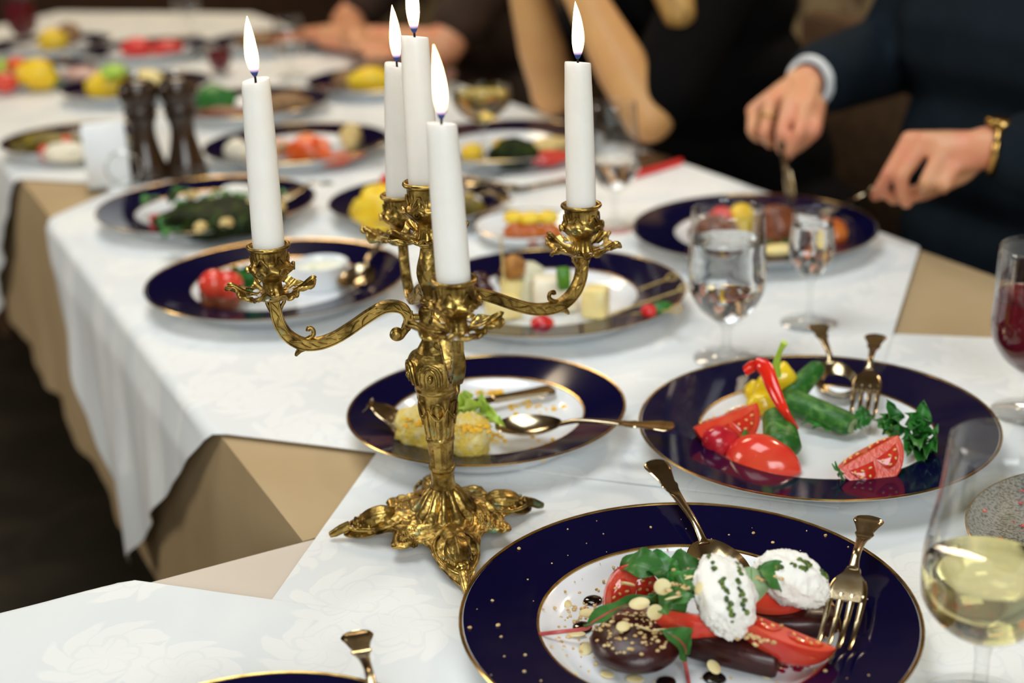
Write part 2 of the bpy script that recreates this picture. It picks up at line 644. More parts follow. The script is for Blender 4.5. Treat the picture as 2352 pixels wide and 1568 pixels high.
def interp(x, xs, ys):
    if x <= xs[0]:
        return ys[0]
    for i in range(1, len(xs)):
        if x <= xs[i]:
            t = (x - xs[i - 1]) / (xs[i] - xs[i - 1])
            return ys[i - 1] * (1 - t) + ys[i] * t
    return ys[-1]


def frame(xdir, up=(0, 0, 1)):
    x = Vector(xdir).normalized()
    y = Vector(up).cross(x).normalized()
    z = x.cross(y)
    return Matrix((x, y, z)).transposed()


# ------------------------------------------------------------------ setting: floor, walls, ceiling
struct(G().box((0, 2.5, -.02), (9, 9, .04)).build('floor', FLOORM, smooth=False))
c = tp(1.35, 1.5, 0)
rz = Matrix.Rotation(math.atan2(V.y, V.x), 3, 'Z')
struct(G().box(Vector((c.x, c.y, 1.55)), (9.0, .1, 3.1), rz).build('wall_right', STONE, smooth=False))
c = tp(-.4, 5.4, 0)
rz2 = Matrix.Rotation(math.atan2(U.y, U.x), 3, 'Z')
struct(G().box(Vector((c.x, c.y, 1.55)), (6.5, .1, 3.1), rz2).build('wall_back', BROWNW, smooth=False))
struct(G().box((0, 2.5, 3.15), (9, 9, .1)).build('ceiling', CEIL, smooth=False))


# ------------------------------------------------------------------ tables and cloths
def wav(x, y):
    return .0007 * nz((x, y, 0), 9) + .0004 * nz((x, y, 3), 26)


def table(name, label, u0, u1, v0, v1):
    t = thing(name, label, 'table', CORNER + U * ((u0 + u1) / 2) + V * ((v0 + v1) / 2) + Vector((0, 0, -T)))
    R = Matrix.Rotation(math.atan2(U.y, U.x), 3, 'Z')
    z = Vector((0, 0, 1))
    G().box(t.location + z * (T - .0225), (u1 - u0 - .012, v1 - v0 - .012, .03), R, bev=.003).build('tabletop', WOOD, t, True, smooth=False)
    for a in (-1, 1):
        for b in (-1, 1):
            p = t.location + U * (a * ((u1 - u0) / 2 - .08)) + V * (b * ((v1 - v0) / 2 - .08))
            G().lathe([(.022, 0), (.02, .01), (.026, .3), (.03, T - .04)], 12, p).build('leg', WOOD, t, True)
    return t


table('banquet_table', 'long banquet table running back under the plates, hidden by its beige cloth', .004, WIDTH, .004, 2.95)
table('banquet_table', 'near banquet table set across the front end of the long one', -1.7, 1.5, -1.0, -.004)


def undercloth(name, label, u0, u1, v0, v1, drop, open_front):
    """a rectangular cloth on the table with folded skirts"""
    g = G()
    nu, nv = 40, 90
    if u1 - u0 > v1 - v0:
        nu, nv = nv, nu
    P = lambda u, v, z: CORNER + U * u + V * v + Vector((0, 0, z))

    def top(a, b):
        u, v = u0 + (u1 - u0) * a, v0 + (v1 - v0) * b
        q = P(u, v, 0)
        return P(u, v, -.0008 + wav(q.x, q.y) - .0003)
    g.sheet(top, nu, nv, .0009)
    # skirts: (start, end, outward)
    sides = [((u0, v1), (u0, v0), (-1, 0)), ((u1, v0), (u1, v1), (1, 0)), ((u1, v1), (u0, v1), (0, 1)), ((u0, v0), (u1, v0), (0, -1))]
    for k, (a, b, o) in enumerate(sides):
        if k in open_front:
            continue
        L = math.hypot(b[0] - a[0], b[1] - a[1])

        def skirt(s, t, a=a, b=b, o=o, k=k, L=L):
            d = t * (drop if k != 1 else drop * .32)
            w_ = (math.sin(s * L * 21 + k) * .5 + math.sin(s * L * 47 + 2 * k) * .25 + nz((s * L * 9, k, 0), 1) * .6)
            out = .004 * min(t * 8, 1) + t ** 1.1 * (.006 + .007 * w_)
            return P(a[0] + (b[0] - a[0]) * s + o[0] * out, a[1] + (b[1] - a[1]) * s + o[1] * out, -.001 - d * (1 + .02 * w_))
        g.sheet(skirt, int(L * 70), 14, .0009)
    o = g.build(name, BEIGE if v1 > 0 else BEIGE_LIT)
    o.location = (0, 0, 0)
    return tag(o, label, 'tablecloth')


undercloth('beige_undercloth', 'beige undercloth of the long table, bare by its front left corner', 0, WIDTH, 0, 2.95, .335, (3,))
undercloth('beige_undercloth', 'beige undercloth of the near table showing as a pale wedge left of the candelabra', -1.72, 1.52, -1.02, -.002, .33, (2,))


def overlay(label, corner, a, b, side, lay, front=False):
    """a square white damask cloth laid diagonally; what passes a table edge hangs down in folds"""
    a, b = Vector((*a, 0)).normalized(), Vector((*b, 0)).normalized()
    corner = Vector((*corner, 0))
    o0 = Vector((CORNER.x, CORNER.y, 0))
    quad = []
    for s_, t_ in ((0, 0), (1, 0), (1, 1), (0, 1)):
        d = corner + a * (s_ * side) + b * (t_ * side) - o0
        quad.append((d.dot(V), d.dot(U)) if not front else (d.dot(U), d.dot(V)))
    # rows run across the folds, so that a column of vertices follows each table edge
    rows = sorted({q[0] for q in quad})
    rr = []
    for i in range(len(rows) - 1):
        m = max(3, int((rows[i + 1] - rows[i]) / .011))
        rr += [rows[i] + (rows[i + 1] - rows[i]) * k / m for k in range(m)]
    rr.append(rows[-1])
    rr[0] += 1e-4
    rr[-1] -= 1e-4
    zl = .0010 + .0012 * lay
    LO, HI = (0.0, WIDTH) if not front else (-9.0, -.002)
    top, nrm = [], []
    for r in rr:
        xs = []
        for i in range(4):
            (r0, x0), (r1, x1) = quad[i], quad[(i + 1) % 4]
            if min(r0, r1) <= r <= max(r0, r1) and abs(r1 - r0) > 1e-9:
                xs.append(x0 + (x1 - x0) * (r - r0) / (r1 - r0))
        xa, xb = min(xs), max(xs)
        on = (r > -.001) if not front else (r < 0)
        la, hb = (min(max(xa, LO), xb), max(min(xb, HI), xa)) if on else (xa, xb)
        cols = [xa + (la - xa) * (1 - (1 - k / 30) ** 1.6) for k in range(30)] + [la + (hb - la) * k / 60 for k in range(61)] + [hb + (xb - hb) * (k / 30) ** 1.6 for k in range(1, 31)]
        pr, nr = [], []
        for x in cols:
            over, o = 0.0, None
            if on and x < LO:
                over, o = LO - x, (-U if not front else -V)
                xc = LO
            elif on and x > HI:
                over, o = x - HI, (U if not front else V)
                xc = HI
            else:
                xc = x
            q = CORNER + (U * xc + V * r if not front else U * r + V * xc)
            z = zl + wav(q.x, q.y)
            n = Vector((0, 0, 1))
            if over:
                if x > HI and not front:
                    over *= .30                       # gathered up over the diners' laps
                R_ = .013
                ph = min(over / R_, PI / 2)
                fold = math.sin(r * 30 + over * 6) * .5 + .6 * nz((r * 10, over * 1.5, lay), 1) + .22 * math.sin(r * 74 + 1)
                h = max(0, over - R_ * PI / 2) * .77
                out = R_ * math.sin(ph) + .028 * h + min(h * .06, .010) * (fold + .6) + .003 * lay * min(1, h * 30)
                z += -R_ * (1 - math.cos(ph)) - h
                q = q + o * out + (V * (-.10 * h) if not front else Vector((0, 0, 0)))
                n = Vector((0, 0, math.cos(ph))) + o * math.sin(ph)
            pr.append(Vector((q.x, q.y, T + z)))
            nr.append(n)
        top.append(pr)
        nrm.append(nr)
    C = len(top[0])
    g = G()
    vs = [p for r in top for p in r] + [p - n * .0007 for r, m in zip(top, nrm) for p, n in zip(r, m)]
    K = len(top) * C
    fs = []
    flip = front
    for i in range(len(top) - 1):
        for j in range(C - 1):
            f = (i * C + j, i * C + j + 1, (i + 1) * C + j + 1, (i + 1) * C + j)
            if flip:
                f = f[::-1]
            fs += [f, tuple(k + K for k in f[::-1])]
        for j, sg in ((0, 1), (C - 1, -1)):
            fs.append((i * C + j, (i + 1) * C + j, (i + 1) * C + j + K, i * C + j + K)[::sg])
    for i, sg in ((0, -1), (len(top) - 1, 1)):
        for j in range(C - 1):
            fs.append((i * C + j, i * C + j + 1, i * C + j + 1 + K, i * C + j + K)[::sg])
    g.add(vs, fs)
    return tag(g.build('damask_overlay', DAMASK), label, 'tablecloth', None)


A1, B1 = (.935, -.354), (.354, .935)
B2 = Vector((.237, .941))
L2 = B2 - Vector(A1).normalized() * 1.13
overlay('white damask cloth whose pointed corner hangs over the left table edge', L2, A1, B1, 1.13, 2)
L1 = CORNER + U * -.5 + V * 1.84
overlay('white damask cloth under the pepper mills, its corner hanging at the left', (L1.x, L1.y), A1, B1, 1.13, 1)
L0 = CORNER + U * -.40 + V * 2.62
overlay('white damask cloth at the far end of the long table', (L0.x, L0.y), A1, B1, 1.13, 0)
L9 = CORNER + U * .18 + V * 1.62
overlay('white damask cloth beneath the champagne coupe by the woman in black', (L9.x, L9.y), A1, B1, .9, 2.5)
b3 = Vector((.23, .97)).normalized()
a3 = Vector((.97, -.23)).normalized()
L3 = Vector((-.04, 1.398)) - b3 * 1.13
overlay('white damask cloth under the candelabra and the two front right plates', L3, a3, b3, 1.13, 1)
a4 = Vector((.947, -.32)).normalized()
b4 = Vector((.32, .947)).normalized()
T4 = Vector((-.275, .88)) - a4 * .42
overlay('white damask cloth across the bottom left of the near table', T4 - b4 * 1.0, a4, b4, 1.0, 2, True)

ZT = .0042       # tableware stands on the cloths at this height


# ------------------------------------------------------------------ candelabrum
CC = Vector((-.0545, .933, T + .0036))
cnd = thing('candelabrum', 'ornate old brass candelabrum with five lit candles on the white cloth', 'candelabrum', CC)

FEET = [(-176, .075), (-80, .090), (20, .068), (102, .072)]
CORN = [(-128, .056), (-28, .053), (62, .052), (145, .053)]


def adiff(a, b):
    return (a - b + 180) % 360 - 180


def foot_w(deg):
    return max((math.exp(-(adiff(deg, f) / 15) ** 2) for f, _ in FEET))


def base_R(deg):
    r = .041
    for f, L in FEET:
        d = abs(adiff(deg, f))
        r += (L - .041) * (.72 * math.exp(-(d / 17) ** 2) + .28 * math.exp(-(d / 5) ** 2))
    for f, L in CORN:
        r += (L - .041) * math.exp(-(adiff(deg, f) / 11) ** 2)
    return r


BX = [.0085, .0105, .0135, .017, .022, .027, .034, .045, .06, .09]
BZ = [.0350, .0325, .0270, .0215, .0170, .0150, .0128, .0105, .0085, .007]


def base_fn(s, t):
    deg = s * 360
    a = math.radians(deg)
    R = base_R(deg)
    r = .0085 + (R - .0085) * t
    z = interp(r, BX, BZ)
    fw = foot_w(deg)
    k = t
    if r < .024:            # lanceolate leaves up the bell
        z += .0011 * math.cos(12 * a) * min(1, (r - .0085) / .006)
        r += .0012 * math.cos(12 * a) * min(1, (r - .0085) / .004) * (1 - max(0, (r - .02) / .01))
    else:
        z += fw * .004 * math.sin(min(1, max(0, (r - .024) / .03)) * PI) - fw * .0075 * max(0, (k - .72) / .28) ** 1.5
        z += .0016 * (1 - fw) * math.exp(-((k - .93) / .05) ** 2)          # raised lip
        z += .0007 * math.sin(r * 900 + deg * .3) * (1 - fw) + .0012 * nz((r * 100 * math.cos(a), r * 100 * math.sin(a), 0), 1.4)
        z += .0012 * math.exp(-((k - .86) / .045) ** 2) * fw
    return (r * math.cos(a), r * math.sin(a), max(z, .0018))


g = G().sheet(lambda s, t: base_fn(t, s), 40, 180, -.0016)
g.build('base', BRASS, cnd)
for f, L in FEET:
    a = math.radians(f)
    rot = Matrix.Rotation(a, 3, 'Z') @ Matrix.Rotation(.25, 3, 'Y')
    q = L / .075
    g = G()
    g.ell((math.cos(a) * .050 * q, math.sin(a) * .050 * q, .0145), (.0135, .0092, .0080), 28, 14, rot, lambda d: 1 + .07 * math.cos(9 * math.atan2(d.y, d.z + .3)))
    g.ell((math.cos(a) * .064 * q, math.sin(a) * .064 * q, .0105), (.0042, .0042, .0036), 12, 8)
    g.build('shell', BRASS, cnd)
    # raised scroll border around the shell and the curled toe
    g = G()
    pts = []
    for k in range(25):
        ph = -2.6 + 5.2 * k / 24
        x, y = .049 * q + .0215 * math.cos(ph) * q, .0150 * math.sin(ph) * (1 - .25 * math.cos(ph))
        pts.append((x * math.cos(a) - y * math.sin(a), x * math.sin(a) + y * math.cos(a), .0125 - .0035 * math.cos(ph)))
    g.tube(pts, [.0009 + .0008 * math.sin(PI * k / 24) for k in range(25)], 8)
    toe = [(.070 * q, .0095), (.076 * q, .0072), (.081 * q, .0045), (.085 * q, .0030)]
    g.tube([(r * math.cos(a), r * math.sin(a), z) for r, z in toe], [.0038, .0036, .0032, .0022], 10)
    for k in range(7):
        ph = -1.2 + .4 * k
        x, y = .049 * q + .018 * math.cos(ph), .0115 * math.sin(ph)
        g.ell((x * math.cos(a) - y * math.sin(a), x * math.sin(a) + y * math.cos(a), .0128), .0013, 8, 6)
    g.build('scroll_border', BRASS, cnd)
for f, L in CORN:
    g = G()
    a = math.radians(f)
    random.seed(int(f) + 500)
    for k in range(16):
        r = L - .006 - random.random() * .020
        aa = a + random.uniform(-.22, .22)
        p = Vector((r * math.cos(aa), r * math.sin(aa), interp(r, BX, BZ) + .0012))
        for m in range(4):
            th = m * PI / 2 + k
            g.ell(p + Vector((math.cos(th) * .0015, math.sin(th) * .0015, 0)), (.0013, .0013, .0011), 8, 5)
        g.ell(p + Vector((0, 0, .0009)), .0009, 8, 5)
    g.build('flower_relief', BRASS, cnd)

# stem: collar, fluted shaft, swag, knop, hub, baluster
prof = [(.0092, .0345), (.0094, .0365), (.0086, .040), (.0084, .046), (.0092, .0500), (.0098, .0512), (.0096, .0525), (.0086, .0530),
        (.0086, .056), (.0096, .0715), (.0104, .0735), (.0106, .0752), (.0098, .0765), (.0104, .082), (.0126, .098), (.0146, .110), (.0150, .1125)]


def flute(a, z):
    if z < .0495 and z > .037:
        return 1 - .05 * abs(math.sin(5 * a))
    if .0545 < z < .071:
        return 1 - .06 * abs(math.sin(6 * a))
    if .077 < z < .109:
        return 1 + .045 * (1 - 2 * abs(math.sin(6 * a)) ** 3)
    return 1


fine = []
for i in range(len(prof) - 1):
    (r0, z0), (r1, z1) = prof[i], prof[i + 1]
    m = 4 if z1 - z0 > .004 else 1
    for k in range(m):
        fine.append((r0 + (r1 - r0) * k / m, z0 + (z1 - z0) * k / m))
fine.append(prof[-1])
G().lathe(fine, 120, rf=flute).build('fluted_shaft', BRASS, cnd)
g = G()                                       # arches and the swag with rosettes on the shaft
for k in range(6):
    a0 = k * PI / 3 + PI / 6
    pts = []
    for m in range(15):
        s = m / 14
        ph = PI * s
        z = .086 + .020 * math.sin(ph) ** .35
        da = .36 * math.cos(ph)
        r = interp(z, [.082, .098, .110], [.0104, .0126, .0146]) + .0006
        pts.append((r * math.cos(a0 + da), r * math.sin(a0 + da), z))
    g.tube(pts, .0007, 6)
    pts = []
    for m in range(13):
        s = m / 12
        aa = a0 - PI / 6 + s * PI / 3
        z = .1015 - .008 * math.sin(PI * s)
        r = interp(z, [.082, .098, .110], [.0104, .0126, .0146]) + .0010
        pts.append((r * math.cos(aa), r * math.sin(aa), z))
    g.tube(pts, [.0006 + .0007 * math.sin(PI * m / 12) for m in range(13)], 6)
    aa = a0
    for m in range(5):
        th = m * 2 * PI / 5
        r = .0128
        g.ell((r * math.cos(aa) - .0012 * math.cos(th) * math.sin(aa), r * math.sin(aa) + .0012 * math.cos(th) * math.cos(aa), .0935 + .0012 * math.sin(th)), .0009, 6, 5)
    for m in range(7):
        z = .088 + m * .0024
        r = interp(z, [.082, .098, .110], [.0104, .0126, .0146]) + .0002
        g.ell((r * math.cos(a0), r * math.sin(a0), z), .0006, 6, 4)
g.build('swag_relief', BRASS, cnd)
kn = [(.0150, .1120), (.0158, .1135), (.0156, .1155), (.0168, .1180), (.0188, .1215), (.0196, .1270), (.0198, .1320), (.0186, .1372), (.0158, .1405), (.0128, .1420),
      (.0118, .1440), (.0092, .1485), (.0078, .1520), (.0072, .1570), (.0088, .1605), (.0096, .1630), (.0096, .1710), (.0086, .1735), (.0062, .1752), (.0060, .1765)]
kf = []
for i in range(len(kn) - 1):
    for k in range(3):
        t = k / 3
        kf.append((kn[i][0] * (1 - t) + kn[i + 1][0] * t, kn[i][1] * (1 - t) + kn[i + 1][1] * t))
kf.append(kn[-1])


def knoprel(a, z):
    e = math.exp(-((z - .128) / .009) ** 2)
    return 1 + e * (.045 * (1 if math.cos(6 * a) > .1 else -.6) * (abs(math.cos(6 * a)) ** .4) + .015 * math.cos(18 * a + z * 900))


gk = G().lathe(kf, 120, rf=knoprel)
kz = lambda z: interp(z, [q[1] for q in kn], [q[0] for q in kn])
for k in range(6):                            # strapwork panels round the knop
    a0 = k * PI / 3 + .35
    for sc, rr in ((1.0, .0011), (.55, .0009)):
        pts = []
        for m in range(19):
            s_ = m / 18
            da = .40 * sc * math.cos(PI * s_)
            z = .1205 + (.0165 * math.sin(PI * s_) ** .45) * (.6 + .4 * sc)
            r = kz(z) * 1.015 + .0005
            pts.append((r * math.cos(a0 + da), r * math.sin(a0 + da), z))
        gk.tube(pts, rr, 7)
    r = kz(.127) * 1.02
    gk.ell((r * math.cos(a0), r * math.sin(a0), .127), (.0022, .0022, .0030), 10, 8)
gk.build('knop', BRASS, cnd)
bl = [(.0062, .1760), (.0080, .1775), (.0080, .1790), (.0060, .1805), (.0064, .1850), (.0080, .1930), (.0086, .1990), (.0080, .2060), (.0062, .2130), (.0056, .2170), (.0070, .2190), (.0075, .2210)]
G().lathe([(v.x, v.y) for v in spline([(r, z, 0) for r, z in bl], 3)], 72, rf=lambda a, z: 1 + .07 * math.sin(4 * a + 260 * z) * math.exp(-((z - .198) / .012) ** 2)).build('baluster', BRASS, cnd)

CUPS = {'left': at(617, 572, .228), 'front': at(1043, 650, .228), 'right': at(1335, 478, .228), 'back': at(918, 455, .228)}
CP = [(.0060, .0), (.0078, .0012), (.0072, .003), (.0064, .0055), (.0062, .0085), (.0074, .0115), (.0112, .0145), (.0143, .0182), (.0147, .0205), (.0132, .0232), (.0120, .0252),
      (.0118, .0275), (.0121, .0325), (.0126, .0338), (.0142, .0345), (.0149, .0356), (.0146, .0368), (.0135, .0374), (.0122, .0370), (.0114, .0355), (.0112, .026), (.0, .025)]


def cuprel(a, z):
    if .010 < z < .0245:
        e = math.exp(-((z - .018) / .0045) ** 2)
        return 1 + e * (.075 * math.cos(6 * a + 260 * (z - .018)) + .03 * math.cos(12 * a - 400 * (z - .018)))
    if .026 < z < .0330:
        return 1 + .025 * math.cos(26 * a) - .01
    if z < .010:
        return 1 + .05 * math.cos(8 * a)
    return 1


def cup_mesh(q=1.0):
    pr = []
    for i in range(len(CP) - 1):
        for k in range(3):
            t = k / 3
            pr.append((CP[i][0] * (1 - t) + CP[i + 1][0] * t, (CP[i][1] * (1 - t) + CP[i + 1][1] * t) * q))
    pr.append((0, CP[-1][1] * q))
    g = G().lathe(pr, 96, rf=cuprel)
    for k in range(6):                       # acanthus tips laid on the belly
        a = k * PI / 3 + .2
        pts = [((.0124 + .0004) * math.cos(a + d), (.0124 + .0004) * math.sin(a + d), z * q) for d, z in ((-.34, .0240), (-.19, .0268), (0, .0296), (.19, .0268), (.34, .0240))]
        g.tube(spline(pts, 3), .0007, 6)
        cx = [((.0150 + .0006) * math.cos(a + .26 * math.cos(w_) * (1 - w_ / 9)), .0156 * math.sin(a + .26 * math.cos(w_) * (1 - w_ / 9)), (.0192 + .0030 * math.sin(w_) * (1 - w_ / 9)) * q) for w_ in [m * .5 for m in range(14)]]
        g.tube(cx, [.0014 - .00007 * m for m in range(14)], 7)
    return g


def pan_mesh(seed):
    random.seed(seed)
    ph = random.random() * 6
    n = 8

    def f(t, s):
        a = s * 2 * PI
        lobe = .5 + .5 * math.cos(n / 2 * (a + ph))
        R = .0205 + .0088 * lobe ** .8 + .0018 * math.cos(11 * a + ph)
        r = .004 + (R - .004) * t
        z = .0005 + .0018 * t + .0052 * t ** 2.5 * (.25 + .9 * lobe) + .0011 * math.sin(16 * a + ph) * t + .0016 * t ** 4 * math.sin(5 * a + seed)
        return (r * math.cos(a), r * math.sin(a), z)

    def hole(t, s):
        a = s * 2 * PI
        return abs((t - .62) / .16) ** 2 + (((n / 2 * (a + ph) / PI) % 1 - .5) / .22) ** 2 < 1

    g = G().sheet(f, 18, 144, -.0012, hole)
    # rolled leaf edge
    pts = [f(1.0, k / 120) for k in range(121)]
    g.tube(pts, [.0010 + .0005 * math.sin(k * 1.1) for k in range(121)], 7)
    for k in range(4):
        a = -ph + k * PI / 2
        c, s_ = math.cos(a), math.sin(a)
        g.tube(spline([(.010 * c, .010 * s_, .002), (.018 * c, .018 * s_, .0042), (.0265 * c, .0265 * s_, .0098), (.0300 * c, .0300 * s_, .0112)], 4), [.0010, .0010, .0011, .0012, .0014, .0016, .0018, .0020, .0021, .0020, .0017, .0012, .0006], 8)
    g.lathe([(.0, -.0015), (.0100, -.0015), (.0115, -.0004), (.0115, .0008), (.009, .0014), (0, .0016)], 40)
    return g


# arm profile (distance from axis, height) measured for a reach of 0.109
ARM = [(.0262, .1563), (.0292, .1552), (.0300, .1588), (.0262, .1614), (.0222, .1590), (.0218, .1545), (.0250, .1516)]
SPIRAL = [(.0270, .1580), (.0290, .1566), (.0285, .1543), (.0260, .1532), (.0232, .1543), (.0212, .1570), (.0190, .1600)]
BODY = [(.0190, .1600), (.0172, .1640), (.0172, .1690), (.0200, .1742), (.0262, .1768), (.0345, .1762), (.0450, .1710), (.0580, .1632), (.0700, .1570), (.0820, .1540), (.0930, .1552), (.1020, .1618), (.1068, .1710), (.1085, .1800), (.1088, .1885), (.1090, .1905)]
for idx, (nm, cp) in enumerate(CUPS.items()):
    d = Vector((cp.x - CC.x, cp.y - CC.y, 0))
    reach = d.length
    d.normalize()
    side = Vector((-d.y, d.x, 0))
    K = reach / .109

    def P(r, z, o=0.0):
        rr = r if r < .02 else .02 + (r - .02) * (reach - .02) / (.109 - .02)
        return d * rr + Vector((0, 0, z)) + side * o

    g = G()
    sp = spline([P(*q) for q in SPIRAL], 5)
    bd = spline([P(*q) for q in BODY], 5)
    g.tube(sp, [.0016 + .0022 * k / (len(sp) - 1) for k in range(len(sp))], 12, .85, side)
    nb = len(bd)
    rad = [interp(k / (nb - 1), [0, .1, .25, .45, .7, .85, .94, 1], [.0032, .0034, .0040, .0043, .0043, .0040, .0036, .0052]) for k in range(nb)]
    # band cross-section with raised borders: up vector in the arm plane keeps the flat sides vertical
    rings = []
    for k, p in enumerate(bd):
        t = (bd[min(k + 1, nb - 1)] - bd[max(k - 1, 0)]).normalized()
        nrm = side.cross(t).normalized()
        h = rad[k]
        wth = .0034 if k < nb * .93 else .0034 + (.0018 * (k - nb * .93) / (nb * .07))
        prof2 = [(-1, .55), (-1, -.55), (-.9, -1), (-.72, -1), (-.62, -.78), (.62, -.78), (.72, -1), (.9, -1), (1, -.55), (1, .55), (.9, 1), (.72, 1), (.62, .78), (-.62, .78), (-.72, 1), (-.9, 1)]
        rings.append([p + nrm * (h * a_) + side * (wth * b_) for a_, b_ in prof2])
    g.rings(rings)
    arm = g.build('arm', BRASS, cnd)
    # engraved leaves along both flat sides
    g = G()
    for sgn in (-1, 1):
        random.seed(idx * 2 + (sgn > 0))
        for k in range(13, nb - 8, 3):
            p = bd[k]
            t = (bd[k + 1] - bd[k - 1]).normalized()
            nrm = side.cross(t).normalized()
            fl = random.choice((1, -1, 1))
            lz = random.uniform(.7, 1.25)
            q = [p + side * (sgn * .0030) + t * (a_ * lz) + nrm * (fl * b_ + random.uniform(-.0004, .0004)) for a_, b_ in ((-.0050, -.0016), (-.0018, -.0014), (.0018, .0006), (.0042, .0023))]
            g.tube(spline(q, 3), [.0003, .0004, .0005, .0006, .0007, .0007, .0007, .0006, .0005, .0003], 6)
    g.build('leaf_relief', BRASS, arm)
    g = G()
    g.ell(P(.0258, .1562), (.0048, .0048, .0048), 18, 12)
    for sgn in (-1, 1):
        g.tube([P(.0258 + .0030 * math.cos(m * .7) * (1 - m / 12), .1562 + .0030 * math.sin(m * .7) * (1 - m / 12), sgn * .0040) for m in range(10)], .0006, 6)
    g.build('volute', BRASS, arm)
    g = G()
    g.tube(spline([P(.0905, .1575), P(.0862, .1592), (P(.0838, .1622)), P(.0848, .1655), P(.0872, .1658), P(.0876, .1640)], 4), [.0018] * 8 + [.0015] * 8 + [.0017] * 5, 8)
    g.tube(spline([P(.0905, .1525), P(.0945, .1505), P(.0970, .1478), P(.0978, .1462)], 3), [.0030, .0028, .0026, .0023, .0020, .0018, .0015, .0013, .0011, .0008], 8)
    g.tube(spline([P(.1060, .1800), P(.1035, .1845), P(.1020, .1868), P(.1028, .1888), P(.1046, .1882)], 3), .0013, 7)
    g.tube(spline([P(.1110, .1800), P(.1130, .1840), P(.1142, .1872), P(.1150, .1888)], 3), [.0018 - .0001 * m for m in range(10)], 7)
    g.build('curl', BRASS, arm)
    g = G()
    g.tube([P(.006, .1672), P(.014, .1674)], .0024, 12)
    g.lathe([(0, -.0008), (.0046, -.0008), (.0050, 0), (.0046, .0010), (.003, .0018), (0, .0020)], 20)
    n0 = len(g.v) - 6 * 20
    rot = d.to_track_quat('Z', 'Y').to_matrix()
    for k in range(n0, len(g.v)):
        g.v[k] = rot @ g.v[k] + P(.0142, .1674)
    g.build('arm_socket', BRASS, arm)
    ctr = d * reach
    g = pan_mesh(idx + 3)
    g.xf(Matrix.Translation(ctr + Vector((0, 0, .1912))))
    g.build('drip_pan', BRASS, cnd)
    g = cup_mesh(.96)
    g.xf(Matrix.Translation(ctr + Vector((0, 0, .1922))))
    g.build('candle_cup', BRASS, cnd)
g = pan_mesh(11)
g.xf(Matrix.Translation((0, 0, .2215)) @ Matrix.Scale(.95, 4))
g.build('drip_pan', BRASS, cnd)
g = cup_mesh(1.10)
g.xf(Matrix.Translation((0, 0, .2225)))
g.build('candle_cup', BRASS, cnd)
# wax drips on pans
g = G()
random.seed(5)
for cp in list(CUPS.values()):
    for k in range(9):
        a = random.random() * 6.28
        r = random.uniform(.010, .018)
        g.ell(Vector((cp.x - CC.x + r * math.cos(a), cp.y - CC.y + r * math.sin(a), .1940 + r * .03)), (random.uniform(.0015, .0035), random.uniform(.0015, .003), .0011), 9, 6)
o = g.build('wax_drips', WAX, cnd)
o['kind'] = 'stuff'
o['label'] = 'spilled white candle wax'

# ------------------------------------------------------------------ candles
CAND = [('left', (587, 184), 'white tapered candle burning on the left arm of the candelabrum'),
        ('front', (1014, 283), 'white tapered candle burning on the front arm, nearest the camera'),
        ('right', (1327, 143), 'white tapered candle burning on the right arm of the candelabrum'),
        ('back', (912, 148), 'white tapered candle on the rear arm, partly behind the tallest candle'),
        ('centre', (952, 84), 'tallest white candle, burning on the central column of the candelabrum')]
for k, (nm, tpx, lab) in enumerate(CAND):
    if nm == 'centre':
        b = CC + Vector((0, 0, .2225 + .0275))
    else:
        b = Vector((CUPS[nm].x, CUPS[nm].y, CC.z + .1922 + .0242))
    t = at_y(tpx[0], tpx[1], b.y)
    ax = t - b
    L = ax.length
    rot = ax.to_track_quat('Z', 'Y')
    cd = thing('taper_candle', lab, 'candle', b, rot.to_matrix())
    random.seed(k + 40)
    ph = random.random() * 6
    pr = [(0, 0), (.0098, 0), (.0106, .004), (.0107, .02), (.0105, L * .4), (.0100, L * .75), (.0093, L - .006), (.0092, L - .0012), (.0088, L), (.0080, L - .0002), (.006, L - .0016), (.002, L - .0022), (0, L - .0022)]
    g = G()
    g.lathe(pr, 40)
    for i in range(len(g.v)):
        p = g.v[i]
        if p.z > L - .003:
            p.z += .0014 * math.sin(math.atan2(p.y, p.x) + ph) * min(1, math.hypot(p.x, p.y) / .009)
    g.build('wax', WAX, cd)
    # wick and flame stand upright whatever the candle's lean
    inv = rot.inverted()
    up = inv @ Vector((0, 0, 1))
    top = Vector((0, 0, L - .0022))
    lean = inv @ Vector(((-.0012, .0015, -.001, .0005, .0)[k], 0, 0))
    g = G().tube(spline([top, top + up * .004, top + up * .0075 + lean, top + up * .0098 + lean * 2.2], 3), [.0008] * 7 + [.0009, .0008, .0005], 7)
    g.build('wick', WICK, cd)
    fl = G()
    H = (.0385, .044, .0395, .0405, .047)[k]
    prf = [(.0004, .0), (.0016, .0012), (.0030, .0045), (.0040, .0095), (.0043, .0140), (.0040, .0190), (.0031, .0260), (.0019, .0320), (.0008, .0360), (.0001, .0385)]
    sm = spline([(r, z * H / .0385, 0) for r, z in prf], 3)
    fl.lathe([(v.x, v.y) for v in sm], 20)
    bend = (-.0012, -.0020, -.0008, -.0006, .0)[k]
    for i in range(len(fl.v)):
        p = fl.v[i]
        p.x += bend * (p.z / H) ** 2 + (-.0008, .0006, .0008, .0003, 0)[k] * math.sin(p.z / H * PI)
    fo = fl.build('flame', FLAME, cd)
    fo.location = top + up * .0042
    fo.rotation_euler = inv.to_euler()

# ------------------------------------------------------------------ plates
BIG, SMALL = .1425, .1175


